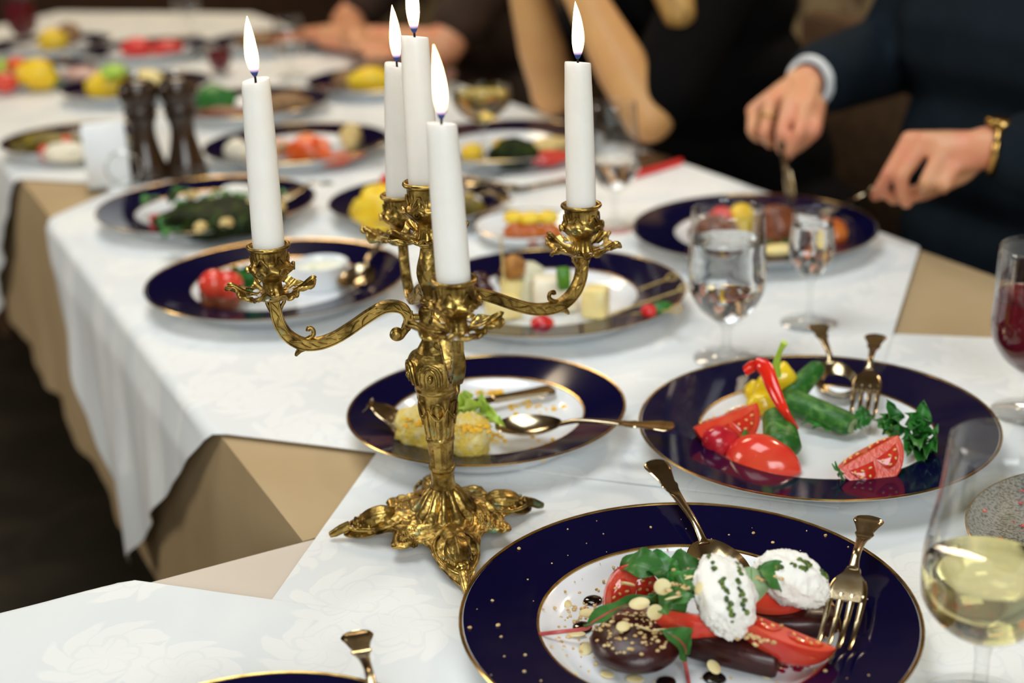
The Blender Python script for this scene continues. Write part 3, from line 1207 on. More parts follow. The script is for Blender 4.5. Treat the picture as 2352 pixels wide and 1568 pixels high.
def make_plate(label, xy, R, q=.655, group='navy rimmed dinner plates'):
    t = thing('dinner_plate', label, 'plate', (xy[0], xy[1], T + ZT), None, group)
    ri = q * R
    pr = [(0, .0080), (.80 * ri, .0080), (.88 * ri, .0092), (.95 * ri, .0130), (ri, .0165), (R * .985, .0237), (R - .0004, .0243), (R, .0238), (R - .0008, .0228),
          (R * .95, .0206), (R * .85, .0145), (R * .76, .0075), (R * .695, .0008), (R * .685, 0), (R * .64, 0), (R * .62, .0022), (0, .0028)]
    G().lathe(pr, 96).build('porcelain_body', PORCELAIN, t)
    e = .0004
    rim = [(ri + .0008, .0165 + .0003 + e), (R * .985 - .0004, .0237 + e), (R * .985 - .0004, .0237 - e), (ri + .0008, .0165 + .0003 - e)]
    G().lathe(rim + rim[:1], 96, cap=False).build('navy_rim', COBALT, t)
    gl = [(ri - .0008, .0160), (ri - .0007, .0169), (ri + .0008, .0173), (ri + .0008, .0161)]
    G().lathe(gl + gl[:1], 96, cap=False).build('gold_line', GILT, t)
    ge = [(R - .0022, .0236), (R - .0019, .0245), (R - .0004, .0249), (R + .0003, .0240), (R - .0007, .0231)]
    G().lathe(ge + ge[:1], 96, cap=False).build('gold_edge', GILT, t)
    return t


PL = {}


def plate(key, label, xy, R, q=.655):
    src = PL.get('src%s' % R)
    if src is None:
        PL[key] = PL['src%s' % R] = make_plate(label, xy, R, q)
    else:
        PL[key] = copy_thing(src, (xy[0], xy[1], T + ZT), label)
    return PL[key]


plate('P1', 'large navy rimmed plate of beetroot salad with goat cheese, in front', (0.102, 0.77), BIG)
plate('P2', 'navy rimmed plate with tomato wedges and cucumber, beside the red drink', (0.242, 1.046), BIG)
plate('P3', 'small navy rimmed plate with egg salad right behind the candelabrum foot', (-0.024, 1.104), SMALL, .70)
plate('P4', 'navy rimmed plate with white ramekin and tomatoes, left behind the candelabrum', (-0.255, 1.489), BIG)
plate('P5', 'navy rimmed cheese plate between the candelabrum and the water glass', (0.04, 1.406), BIG)
plate('P6', 'navy rimmed plate the man in the suit is eating from', (0.29, 1.608), BIG)
plate('P7', 'navy rimmed plate of dark leafy salad in front of the pepper mills', (-0.394, 1.823), BIG)
plate('P8', 'small navy rimmed plate with a yellow mound, behind the candles', (-0.113, 1.798), SMALL)
plate('P9', 'navy rimmed plate with orange salmon, right of the pepper mills', (-0.32, 2.171), BIG)
plate('P10', 'navy rimmed plate under the stem of the champagne coupe', (-0.004, 2.128), BIG)
plate('P11', 'small navy rimmed plate behind the white napkin block', (-0.691, 2.279), SMALL)
plate('P12', 'navy rimmed plate with meat and greens behind the right pepper mill', (-0.45, 2.524), BIG)
plate('P13', 'navy rimmed plate with yellow fruit left of the coupe, beyond the candles', (-0.226, 2.708), BIG)
plate('P14', 'navy rimmed plate with yellow fruit behind the left pepper mill', (-0.704, 2.756), BIG)
plate('P15', 'navy rimmed plate of mixed red and yellow food at the far left', (-0.983, 2.976), BIG)
plate('P16', 'navy rimmed plate with watermelon pieces near the far table end', (-0.786, 3.23), BIG)
plate('P17', 'navy rimmed plate with brown food behind the left candle flame', (-0.518, 3.278), BIG)
plate('P18', 'navy rimmed plate with a lemon half at the far end', (-1.052, 3.373), BIG)
p19 = at(640, 1541, ZT + .0245)
plate('P19', 'navy rimmed plate whose top edge shows at the bottom, left of centre', (p19.x, p19.y - SMALL), SMALL)
# small white side dish
t = thing('side_dish', 'small white dish of fried bites under yellow sauce behind the right candle', 'dish', Vector((.025, 1.672, T + ZT)))
G().lathe([(0, .006), (.042, .006), (.052, .010), (.064, .020), (.0655, .0205), (.0655, .0195), (.056, .009), (.040, 0), (.036, 0), (.034, .002), (0, .0025)], 64).build('dish_body', PORCELAIN, t)
gl = [(.0640, .0200), (.0648, .0212), (.0660, .0206), (.0652, .0196)]
G().lathe(gl + gl[:1], 64, cap=False).build('gold_edge', GILT, t)
# grey stoneware plate at the right edge
q = at(2237, 1245, ZT + .014)
GP = Vector((q.x + .105, q.y, T + ZT))
t = thing('stoneware_plate', 'grey speckled stoneware plate with red crumbs at the right edge', 'plate', GP)
G().lathe([(0, .006), (.085, .0065), (.098, .010), (.105, .0145), (.1058, .0140), (.1055, .0128), (.09, .003), (.07, 0), (0, .001)], 96).build('stoneware_body', STONEWARE, t)
gl = [(.1045, .0140), (.1050, .0150), (.1062, .0143), (.1056, .0130)]
G().lathe(gl + gl[:1], 96, cap=False).build('rim_edge', GILT, t)
g = G()
random.seed(3)
for k in range(90):
    a, r = random.random() * 6.28, .098 * math.sqrt(random.random())
    s = random.uniform(.0008, .0026)
    g.ell(GP + Vector((r * math.cos(a), r * math.sin(a), .0068 + s * .4 + (.004 if r > .088 else 0))), (s, s * .8, s * .6), 6, 4, Matrix.Rotation(a, 3, 'Z'))
tag(g.build('berry_crumbs', BERRY, None, True, GP), 'red crumbs scattered over the grey speckled plate', 'crumbs', None, 'stuff')

# ------------------------------------------------------------------ cutlery (local: head at x = 0, handle end at x = L, up = z)
def loft_x(g, st, n=14, p=.8):
    rings = []
    for (x, hw, z, t) in st:
        ring = []
        for k in range(n):
            a = 2 * PI * k / n
            c, s_ = math.cos(a), math.sin(a)
            yy = hw * math.copysign(abs(c) ** p, c)
            zz = t * math.copysign(abs(s_) ** p, s_)
            if s_ > 0 and hw > .004:
                zz *= .55 + .9 * abs(c) ** 3 if abs(c) < .95 else 1      # sunk panel with raised border
            ring.append((x, -yy, z + zz))
        rings.append(ring)
    return g.rings(rings)


def smooth_st(st, n=5):
    P1_ = spline([(a, b, c) for a, b, c, d in st], n)
    P2_ = spline([(a, d, 0) for a, b, c, d in st], n)
    return [(p.x, max(p.y, .0003), p.z, max(q.y, .0002)) for p, q in zip(P1_, P2_)]


def handle(x0, L, z0, zend, fid=1.0):
    D = L - x0
    return smooth_st([(x0, .0042, z0, .0012), (x0 + .05 * D, .0030, z0 + .0015, .0017), (x0 + .2 * D, .0026, z0 + .004, .0018), (x0 + .45 * D, .0034, z0 * .5 + zend * .5 + .003, .0015), (x0 + .60 * D, .0048, zend + .0018, .0013), (x0 + .66 * D, .0062, zend + .0015, .0013), (x0 + .70 * D, .0056, zend + .0013, .0013),
                      (x0 + .80 * D, .0074 * fid, zend + .0008, .0013), (x0 + .88 * D, .0094 * fid, zend + .0004, .0013), (x0 + .925 * D, .0098 * fid, zend, .0013), (x0 + .957 * D, .0088 * fid, zend, .0012), (x0 + .98 * D, .0066 * fid, zend, .0011), (x0 + .994 * D, .0036 * fid, zend, .0009), (x0 + D, .0010 * fid, zend, .0006)])


def place_cut(o, head, end, up=(0, 0, 1)):
    o.location = head
    o.rotation_euler = frame(Vector(end) - Vector(head), up).to_euler()


def spoon(label, head, end, up=(0, 0, 1), cat='spoon', bw=.019, bl=.056, group=None):
    L = (Vector(end) - Vector(head)).length
    t = thing('dessert_spoon', label, cat, head, None, group)
    loft_x(G(), handle(bl * .93, L, .0042, .004)).build('handle', SILVER, t)

    def f(u, v):
        y = -1 + 2 * v
        wv = bw * math.sqrt(max(0, 1 - (2 * u - 1) ** 2)) * (1.06 - .22 * u) + .0002
        rim = .0050 + .0008 * u
        dep = .0085 * (1 - y * y) * max(0, math.sin(PI * min(1, u * 1.02))) ** .7
        return (bl * u, y * wv, rim - dep)
    G().sheet(f, 20, 14, .0009).build('bowl', SILVER, t)
    place_cut(t, head, end, up)
    return t


def fork(label, head, end, up=(0, 0, 1), group=None, tl=.046, hw=.0118):
    L = (Vector(end) - Vector(head)).length
    t = thing('dinner_fork', label, 'fork', head, None, group)
    loft_x(G(), handle(tl + .022, L, .0090, .004)).build('handle', SILVER, t)
    st = smooth_st([(tl - .004, hw * .97, .0062, .0008), (tl + .004, hw, .0075, .0010), (tl + .012, hw * .86, .0086, .0011), (tl + .018, hw * .5, .0092, .0012), (tl + .024, .0044, .0092, .0013)])
    loft_x(G(), st, 14, .7).build('fork_head', SILVER, t)
    for k in range(4):
        yc = (k - 1.5) * hw * .56
        st = smooth_st([(0, .0005, .0052, .0005), (.004, .0011, .0030, .0007), (.018, .0015, .0012, .0009), (.034, .0018, .0034, .0010), (tl + .001, .0024, .0068, .0010)])
        g = loft_x(G(), st, 8)
        for i in range(len(g.v)):
            g.v[i].y += yc * (.93 + .07 * g.v[i].x / tl)
        g.build('tine', SILVER, t)
    place_cut(t, head, end, up)
    return t


def knife(label, head, end, up=(0, 0, 1), group=None):
    L = (Vector(end) - Vector(head)).length
    t = thing('table_knife', label, 'knife', head, None, group)
    loft_x(G(), smooth_st([(L * .50, .0055, .004, .0014), (L * .53, .0046, .004, .0032), (L * .7, .0052, .004, .0030), (L * .85, .0072, .004, .0026), (L * .96, .0092, .004, .0024), (L * .99, .0075, .004, .002), (L, .003, .004, .001)])).build('handle', SILVER, t)
    loft_x(G(), smooth_st([(0, .001, .004, .0003), (L * .04, .0055, .004, .0006), (L * .15, .0088, .004, .0008), (L * .35, .0086, .004, .0010), (L * .505, .0058, .004, .0013)])).build('blade', SILVER, t)
    place_cut(t, head, end, up)
    return t


zw = ZT + .0095           # on the well of a plate
spoon('dessert spoon with its bowl on the egg salad and handle over the rim', at(1140, 985, zw + .012), at(1550, 990, .036), (0, 0, 1))
knife('table knife with a broad dark handle at the back of the egg salad plate', at(985, 952, zw + .006), at(1272, 903, zw + .002))
fork('fork tucked under the left egg salad scoop, its handle end on the left rim', at(1010, 1022, zw + .002), at(843, 947, .034))
spoon('serving spoon standing behind the cucumber on the vegetable plate', at(1935, 922, zw + .002), at(1876, 752, .040))
fork('fork standing beside the spoon at the back of the vegetable plate', at(1978, 972, zw + .004), at(2012, 776, .042))
spoon('serving spoon under the goat cheese at the back of the beetroot salad', at(1685, 1375, zw - .001), at(1500, 1066, .042), bw=.021)
fork('fork with four tines resting on the right of the beetroot salad plate', at(1912, 1502, zw + .012), at(1998, 1196, .048))
fork('fork whose handle alone shows at the bottom edge of the picture', at(905, 1790, .040), at(818, 1462, .036))
spoon('spoon leaning by the white ramekin on the plate behind the candelabrum', at(800, 668, zw + .006), at(897, 540, .040), bw=.020)
fork('fork across the right rim of the dark leafy salad plate', at(600, 478, zw + .012), at(762, 425, .036))
fork('fork on the right rim of the small plate with the yellow mound', at(1040, 452, zw + .01), at(1172, 468, .034))
spoon('spoon above the fork on the small plate with the yellow mound', at(1050, 425, zw + .010), at(1185, 436, .038))
knife('table knife on the cloth between the small yellow mound plate and the glass', at(1165, 444, ZT), at(1310, 418, ZT))
fork('fork on the salmon plate pointing to the candles', at(800, 352, zw + .012), at(925, 333, .036))
fork('fork resting on the plate of yellow fruit by the mills', at(330, 205, zw + .010), at(455, 190, .036))
fk = fork('fork held in the left hand of the man in the suit', at(1895, 492, ZT + .018), hit(2052, 443, -.012))
kf_ = knife('knife held upright in the right hand of the man in the suit', at(1826, 472, ZT + .016), hit(1800, 330, -.030) + Vector((0, 0, .01)), (-U.x, -U.y, .2))

# ------------------------------------------------------------------ glasses
def glass(name, label, base, H, rim, mx, zb, zm, foot, stem, fill, liquid, lname, cat='glass', coupe=False):
    t = thing(name, label, cat, base)
    if coupe:
        bowl = [(stem * 1.3, zb - .004), (.010, zb), (mx * .62, zb + .010), (mx * .92, zb + .024), (mx, zb + .036), (rim, H)]
    else:
        bowl = [(stem * 1.3, zb - .005), (.009, zb), (mx * .66, zb + (zm - zb) * .28), (mx * .93, zb + (zm - zb) * .65), (mx, zm), (mx * .985, zm + (H - zm) * .25), (rim + (mx - rim) * .35, zm + (H - zm) * .62), (rim, H)]
    ob = [(v.x, v.y) for v in spline([(r, z, 0) for r, z in bowl], 5)]
    th = .0011
    inner = [(max(r - th, 0), z) for r, z in ob if z > zb + .004]
    pr = [(0, 0), (foot * .98, 0), (foot, .0006), (foot * .98, .0014), (foot * .55, .0026), (stem * 2.2, .0052), (stem * 1.15, .011), (stem, .02), (stem, zb * .75)] + ob + [(rim - th * .5, H + .0005)] + list(reversed(inner)) + [(0, zb + .0040)]
    G().lathe(pr, 64).build('glass_body', GLASS, t)
    if liquid:
        lp = [(0, zb + .0038)] + [(r - th + .0003, z) for r, z in ob if zb + .004 < z < fill]
        rr = interp(fill, [z for r, z in ob], [r for r, z in ob]) - th + .0003
        lp += [(rr, fill), (rr - .0008, fill - .0003), (0, fill - .0004)]
        G().lathe(lp, 64).build(lname, liquid, t)
    return t


GB = lambda x, y: at(x, y, ZT)
glass('water_goblet', 'stemmed goblet of clear water in front of the man, larger of two', GB(1668, 822), .146, .0335, .0362, .036, .082, .031, .0042, .116, WATER, 'water')
glass('cordial_glass', 'small stemmed glass of clear drink beside the water goblet', GB(1858, 742), .1165, .0195, .0225, .050, .078, .0285, .0032, .102, WATER, 'clear_drink')
glass('juice_goblet', 'stemmed goblet of dark red drink at the right edge', GB(2362, 948), .146, .0345, .0365, .036, .082, .031, .0042, .104, RED_J, 'red_drink')
glass('wine_glass', 'tall wine glass of pale white wine in the lower right corner', GB(2246, 1625), .170, .0265, .0365, .047, .080, .034, .0042, .092, WINE_W, 'white_wine')
glass('champagne_coupe', 'wide champagne coupe of golden drink beyond the candles', GB(1114, 403), .128, .0410, .0425, .078, .10, .031, .0038, .119, CHAMP, 'golden_drink', 'glass', True)
glass('wine_goblet', 'clear wine glass just right of the right candle', GB(1412, 522), .156, .0285, .0330, .048, .085, .031, .0040, .086, WATER, 'water')
glass('juice_tumbler', 'small red drink glass among the far plates', GB(508, 172), .062, .024, .025, .006, .035, .016, .010, .052, RED_J, 'red_drink')
glass('juice_goblet', 'dark red drink goblet at the far left end', GB(62, 122), .146, .0335, .0362, .036, .082, .031, .0042, .118, RED_J, 'red_drink')
glass('wine_goblet', 'empty wine glass at the far end of the table', GB(436, 84), .150, .0285, .0330, .048, .085, .031, .0040, 0, None, '')
glass('wine_goblet', 'clear wine glass among the far plates behind the left candle', GB(672, 178), .120, .0285, .0330, .040, .075, .031, .0040, .07, WATER, 'water')

# ------------------------------------------------------------------ mills, napkins, menu
MP = [(0, 0), (.0235, 0), (.0250, .003), (.0250, .012), (.0232, .016), (.0236, .020), (.0228, .026), (.0185, .045), (.0152, .066), (.0146, .080), (.0160, .090), (.0190, .098), (.0196, .102), (.0165, .104), (.0165, .1055), (.0200, .107), (.0205, .112), (.0178, .116), (.0190, .120), (.0228, .130), (.0240, .140), (.0225, .149), (.0165, .156), (.006, .159), (0, .1592)]


def mill(label, base):
    t = thing('pepper_mill', label, 'pepper mill', base, None)
    G().lathe([(v.x * 1.22, v.y * .93) for v in spline([(r, z, 0) for r, z in MP[:13]], 4)] + [(0, .0967)], 40).build('mill_body', MILLWOOD, t)
    G().lathe([(0, .0967)] + [(v.x * 1.2, v.y * .93) for v in spline([(r, z, 0) for r, z in MP[13:]], 4)], 40).build('mill_head', MILLWOOD, t)
    G().lathe([(0, .147), (.0035, .147), (.0048, .151), (.0046, .156), (.0025, .159), (0, .1595)], 16).build('finial_knob', CHROME, t)
    return t


mill('dark wooden pepper mill, left of the two, beside the white napkins', at(343, 410, ZT))
mill('dark wooden pepper mill, right of the two, nearer the left candle', at(432, 404, ZT))
# napkin block in a ringed holder
b = at(255, 428, ZT)
rot = Matrix.Rotation(math.radians(12), 3, 'Z')
t = thing('napkin_holder', 'holder of folded white paper napkins left of the pepper mills', 'napkin holder', b, rot)
g = G()
for k in range(9):
    g.box((0, -.016 + k * .004, .048 + .0012 * math.sin(k * 2.3)), (.060 - .001 * (k % 3), .0034, .088), bev=.0012)
o = g.build('napkins', PAPER, t)
o['kind'] = 'stuff'
G().box((0, 0, .0016), (.066, .044, .0032), bev=.001).build('holder_base', CHROME, t)
for sy, sx in ((-1, .022), (1, 0)):
    g = G()
    g.tube([(sx + .024 * math.cos(m * PI / 16), sy * .0212, .030 + .024 * math.sin(m * PI / 16)) for m in range(33)], .0014, 8)
    g.tube([(sx, sy * .0212, .006), (sx, sy * .0212, .001)], .0018, 8)
    g.build('holder_ring', CHROME, t)
# phone in a red cover
a, b_ = at(1488, 402, ZT), at(1556, 382, ZT)
dd = (b_ - a).normalized()
rot = frame(dd)
t = thing('phone', 'black phone in a red cover lying flat near the table edge', 'phone', (a + b_) / 2 + rot @ Vector((-.020, .035, 0)), rot)
G().box((0, 0, .0045), (.130, .070, .009), bev=.0015).build('red_cover', REDP, t, smooth=False)
G().box((0, 0, .0096), (.122, .062, .0016), bev=.0006).build('phone_screen', BLACKP, t, smooth=False)


# ------------------------------------------------------------------ food makers
def lump(g, c, r, seed, amp=.18, fr=2.0, rot=None, nu=18, nv=12):
    o = Vector((seed * 3.7, seed * 1.3, seed * .7))
    return g.ell(c, r, nu, nv, rot, lambda d: 1 + amp * noise.noise(d * fr + o) + amp * .5 * noise.noise(d * fr * 2.7 + o))


def blob(name, label, cat, px, py, r, mat, seed=1, amp=.18, fr=2.0, z=None, rz=0, group=None):
    if not hasattr(r, '__len__'):
        r = (r, r, r * .8)
    p = at(px, py, (zw if z is None else z) + r[2] * .80)
    g = lump(G(), (0, 0, 0), r, seed, amp, fr, Matrix.Rotation(rz, 3, 'Z'))
    o = g.build(name, mat, None, False, p)
    return tag(o, label, cat, group)


def cube(name, label, cat, px, py, d, mat, rz=0, z=None, group=None, tilt=0):
    p = at(px, py, (zw if z is None else z) + d[2] * .5)
    R = Matrix.Rotation(rz, 3, 'Z') @ Matrix.Rotation(tilt, 3, 'Y')
    g = G().box((0, 0, 0), d, R, bev=min(d) * .10)
    return tag(g.build(name, mat, None, False, p), label, cat, group)


def leaf_mesh(g, A, B, wid, up=(0, 0, 1), arch=.01, cup=.25, wave=.1, seed=0, nu=14, nv=8, tipn=1.0):
    A, B = Vector(A), Vector(B)
    d = B - A
    side = d.cross(Vector(up)).normalized()
    n = side.cross(d).normalized()

    def f(u, v):
        y = -1 + 2 * v
        wv = wid * (math.sin(PI * min(1, u ** .75 * 1.0)) ** .8 * (1 - .25 * u) + .02)
        wob = wave * wid * math.sin(u * 13 + seed + (2 if y > 0 else 0)) * abs(y) ** 2
        return A + d * u + n * (arch * 4 * u * (1 - u) + cup * wid * y * y * (1 if cup else 0) + wob - .06 * wid * (1 - abs(y)) ** 6) + side * (y * wv)
    return g.sheet(f, nu, nv, .0005)


def leaf(name, label, A, B, wid, mat, up=(0, 0, 1), arch=.01, cup=.25, wave=.15, seed=0, stem=None, stemmat=None, cat='leaf', group=None, sr=.0006):
    A, B = Vector(A), Vector(B)
    stemmat = stemmat or (REDSTEM if stem else LEAFG)
    t = thing(name, label, cat, A, None, group)
    leaf_mesh(G(), A, B, wid, up, arch, cup, wave, seed).build('leaf_blade', mat, t, True)
    d = B - A
    side = d.cross(Vector(up)).normalized()
    n = side.cross(d).normalized()
    mid = [A + d * u + n * (arch * 4 * u * (1 - u) - .06 * wid + .0002) for u in [k / 10 * .9 for k in range(11)]]
    pts = ([Vector(p) for p in stem] if stem else []) + mid
    rr = ([sr] * len(stem) if stem else []) + [sr * (1 - .7 * k / 10) for k in range(11)]
    G().tube(spline(pts, 3), [interp(k / (3 * (len(pts) - 1)), [m / (len(pts) - 1) for m in range(len(pts))], rr) for k in range(3 * (len(pts) - 1) + 1)], 8).build('stem', stemmat, t, True)
    return t


def wedge(name, label, loc, rot, R=(.030, .026, .026), span=100, seeds=True, cat='tomato wedge', stem=False, group=None):
    """tomato wedge: core edge along local x on top, round skin underneath"""
    t = thing(name, label, cat, loc, rot, group)
    h = math.radians(span) / 2

    def sk(u, v):
        th = PI * (.012 + .976 * u)
        a = -PI / 2 + h * (-1 + 2 * v)
        return (R[0] * math.cos(th), R[1] * math.sin(th) * math.cos(a), R[2] * math.sin(th) * math.sin(a))
    G().sheet(sk, 22, 12, .0010).build('tomato_skin', TOMSKIN, t)
    gf, gp, gs = G(), G(), G()
    for sgn in (-1, 1):
        a = -PI / 2 + h * sgn

        def face(u, v, k=.985, off=.0):
            th = PI * u
            r = math.sin(th) * v * k
            p = Vector((R[0] * math.cos(th) * k, R[1] * r * math.cos(a), R[2] * r * math.sin(a)))
            nn = Vector((0, -math.sin(a) * sgn, math.cos(a) * sgn))
            return p + nn * off
        gf.sheet((lambda u, v: face(u, v)) if sgn > 0 else (lambda u, v: face(1 - u, v)), 22, 8)
        for part in (0, 1):
            def pulp(u, v, part=part):
                uu = .20 + .28 * u + part * .31
                vv = .26 + .50 * v * math.sin(PI * u) ** .35
                return face(uu, vv, .985, .0005 + .0011 * math.sin(PI * u) * math.sin(PI * v))
            gp.sheet((lambda u, v: pulp(u, v)) if sgn > 0 else (lambda u, v: pulp(1 - u, v)), 8, 6)
            for k in range(5):
                p = face(.26 + .17 * (k / 4) + part * .31, .40 + .22 * (k % 2), .985, .0014)
                gs.ell(p, (.0016, .0010, .0008), 8, 5, Matrix.Rotation(k, 3, 'Z'))
    gf.build('tomato_flesh', TOMFLESH, t)
    gp.build('tomato_pulp', TOMPULP, t)
    if seeds:
        o = gs.build('tomato_seeds', SEED, t)
        o['kind'] = 'stuff'
    if stem:
        g = G()
        for k in range(5):
            th = k * 1.26
            g.tube([(-R[0] * .98, 0, -R[2] * .1), (-R[0] * 1.05, .004 * math.cos(th), -R[2] * .1 + .004 * math.sin(th)), (-R[0] * 1.02, .010 * math.cos(th), -R[2] * .1 + .010 * math.sin(th))], [.0010, .0011, .0004], 6)
        g.build('calyx', LEAFD, t)
    return t


def E3(x, y, z):
    return Matrix.Rotation(math.radians(z), 3, 'Z') @ Matrix.Rotation(math.radians(y), 3, 'Y') @ Matrix.Rotation(math.radians(x), 3, 'X')


# ------------------------------------------------------------------ plate in front: beetroot salad with goat cheese
ZP = ZT + .0082
tag(lump(G(), (0, 0, 0), (.0275, .0270, .0125), 2, .05, 1.4, None, 32, 18).build('beetroot_round', BEET, None, False, at(1460, 1476, ZP + .0115)), 'thick round of dark roast beetroot at the front of the salad', 'beetroot')
rot = E3(0, 4, -24)
g = G().box((0, 0, 0), (.056, .026, .017), rot, bev=.003)
tag(g.build('beetroot_slab', BEET, None, False, at(1688, 1487, ZP + .0090)), 'dark beetroot slab under the standing goat cheese', 'beetroot')
g = G().box((0, 0, 0), (.058, .024, .014), E3(0, 0, -6), bev=.003)
tag(g.build('beetroot_slab', BEET, None, False, at(1815, 1424, ZP + .0075)), 'dark beetroot slab at the back right beside the fork', 'beetroot')
wedge('tomato_wedge', 'tomato wedge at the left of the beetroot salad under green leaves', at(1458, 1392, ZP + .013), E3(112, 0, 12), (.0195, .027, .027), 94)
wedge('tomato_wedge', 'tomato wedge between the beetroot round and the goat cheese', at(1592, 1408, ZP + .024), E3(-72, 6, -12), (.027, .020, .019), 92)
wedge('tomato_wedge', 'long tomato wedge reaching right towards the fork tines', at(1806, 1440, ZP + .024), E3(-58, 12, -28), (.031, .022, .021), 84)
wedge('tomato_wedge', 'tomato wedge under the green leaf between the two cheese spoonfuls', at(1775, 1358, ZP + .022), E3(-75, 0, -4), (.024, .018, .017), 90)


def quenelle(label, A, B, wid, thick, seed, rows):
    A, B = Vector(A), Vector(B)
    R = frame(B - A, (0, -.35, 1))
    L = (B - A).length / 2
    t = thing('goat_cheese', label, 'goat cheese', (A + B) / 2, R)
    o = Vector((seed, 2, 1))

    def fn(d):
        rid = .055 * math.cos(d.y * 10 + .6 * noise.noise(d * 3 + o)) * max(0, d.z) * (1 - d.x * d.x)
        return (1 + .10 * noise.noise(d * 3 + o) + .06 * noise.noise(d * 8 + o) + .045 * noise.noise(d * 19 + o) + rid) * (1 + .10 * (1 - d.x * d.x))
    g = G()
    rings = []
    for i in range(61):
        th = PI * min(max(i / 60, .012), .988)
        ring = []
        for j in range(60):
            a = 2 * PI * j / 60
            d = Vector((-math.cos(th), math.sin(th) * math.cos(a), math.sin(th) * math.sin(a)))
            k = fn(d)
            sx = math.copysign(abs(d.x) ** 1.12, d.x)
            ring.append((L * sx * k, wid * d.y * k, thick * d.z * k))
        rings.append(ring)
    g.rings(rings)
    g.build('cheese_body', CHEESE, t)
    g = G()
    random.seed(seed)
    for (x0, x1, y, n) in rows:
        for k in range(n):
            x = (x0 + (x1 - x0) * k / max(1, n - 1)) * L + random.uniform(-.001, .001)
            yy = y * wid + random.uniform(-.0012, .0012)
            q = 1 - (x / L) ** 2 - (yy / wid) ** 2
            if q <= 0:
                continue
            s = random.uniform(.0008, .0019)
            lump(g, (x, yy, thick * 1.09 * math.sqrt(q) + .0002), (s * 1.2, s, s * .7), k, .3, 2, Matrix.Rotation(random.random() * 3, 3, 'Z'), 8, 6)
    ob = g.build('pesto_drizzle', PESTO, t)
    ob['kind'] = 'stuff'
    ob['label'] = 'dark green pesto drizzle'
    return t


quenelle('white goat cheese spoonful standing in the middle with a pesto line', at(1690, 1462, ZP + .026), at(1640, 1275, ZP + .056), .0170, .0125, 3, [(-.75, .15, .10, 16), (-.6, .1, -.42, 10), (.25, .75, -.60, 12), (.5, .9, .3, 4)])
quenelle('white goat cheese spoonful at the back right with pesto specks', at(1903, 1368, ZP + .028), at(1738, 1290, ZP + .047), .0165, .0125, 8, [(-.1, .25, .05, 16), (-.2, .1, -.3, 10), (.45, .85, .35, 14), (-.75, -.6, -.45, 4), (.5, .8, .55, 6)])

leaf('chard_leaf', 'green chard leaf arching over the left tomato wedge', at(1530, 1322, ZP + .036), at(1425, 1312, ZP + .028), .011, LEAFG, (0, -.6, 1), .010, .25, .2, 1)
leaf('chard_leaf', 'green chard leaf lying along the back left of the salad', at(1530, 1318, ZP + .034), at(1625, 1305, ZP + .040), .012, LEAFG, (0, -.7, 1), .004, .3, .25, 2)
leaf('chard_leaf', 'grey green chard leaf with a red rib between the two cheeses', at(1725, 1302, ZP + .050), at(1718, 1395, ZP + .030), .0125, M('leaf_underside', '#7f9a6c', .5, vary=(60, '#94ab82', .4, .75), bump=(180, .3, .001)), (.1, -.8, .7), .004, -.1, .1, 3)
leaf('chard_leaf', 'dark green chard leaf draped before the right hand cheese', at(1740, 1305, ZP + .050), at(1792, 1362, ZP + .032), .011, LEAFG, (.2, -.5, 1), .007, .15, .15, 4)
leaf('chard_leaf', 'long green chard leaf with red stem reaching left over the plate', at(1345, 1443, ZP + .012), at(1515, 1372, ZP + .034), .0062, LEAFG, (0, -.25, 1), .005, .35, .3, 5, [at(1238, 1456, ZP + .0085), at(1290, 1450, ZP + .007)], sr=.0013)
leaf('chard_leaf', 'small green chard leaf on the beetroot with red stem hanging down', at(1572, 1505, ZP + .010), at(1516, 1447, ZP + .030), .011, LEAFG, (0, -.5, 1), .007, .2, .15, 6, [at(1584, 1580, ZP + .002), at(1578, 1545, ZP + .003)], sr=.0012)
leaf('chard_leaf', 'green leaf scrap in the middle of the salad', at(1545, 1420, ZP + .026), at(1562, 1335, ZP + .044), .008, LEAFG, (0, -.6, 1), .004, .2, .3, 7)
leaf('chard_leaf', 'green leaf scrap beside the standing goat cheese', at(1548, 1372, ZP + .036), at(1612, 1342, ZP + .045), .009, LEAFG, (0, -.6, 1), .006, .2, .3, 8)
leaf('chard_leaf', 'green leaf under the almond flakes left of centre', at(1500, 1392, ZP + .024), at(1522, 1352, ZP + .036), .009, LEAFG, (.4, -.6, 1), .004, .2, .3, 9)

leaf('chard_leaf', 'dark green leaf tucked behind the left tomato wedge', at(1560, 1340, ZP + .034), at(1470, 1296, ZP + .032), .011, LEAFD, (0, -.5, 1), .008, .2, .3, 10)
leaf('chard_leaf', 'green leaf between the short tomato wedge and the standing cheese', at(1515, 1402, ZP + .030), at(1600, 1372, ZP + .042), .009, LEAFG, (0, -.5, 1), .006, .3, .3, 11)
leaf('chard_leaf', 'curled green leaf at the very middle of the salad heap', at(1580, 1385, ZP + .036), at(1535, 1312, ZP + .044), .010, LEAFD, (.2, -.5, 1), .006, .3, .3, 12)
ALML = ['upright pale almond flake at the middle of the salad beside the green leaves', 'pale almond flake at the left on top of the beetroot round', 'almond flake in the middle on top of the beetroot round', 'narrow almond flake at the right on top of the beetroot round', 'pale almond flake on the plate left of the beetroot round', 'almond flake on the plate in front of the beetroot round, left one', 'almond flake on the plate in front of the beetroot round, right one', 'almond flake beside the balsamic drop below the beetroot slab', 'almond chip on top of the left tomato wedge', 'almond flake just under the upright one among the leaves', 'almond flake against the left side of the standing goat cheese', 'almond flake on the plate right beside the upper left balsamic drop', 'pointed almond sliver between the leaves above the beetroot round', 'almond flake near the gold line at the far left of the salad', 'almond flake by the balsamic drop under the red leaf stem', 'almond flake on the leaf at the back of the salad', 'almond flake on the plate below the magenta juice splash', 'almond flake on the long green leaf left of centre']
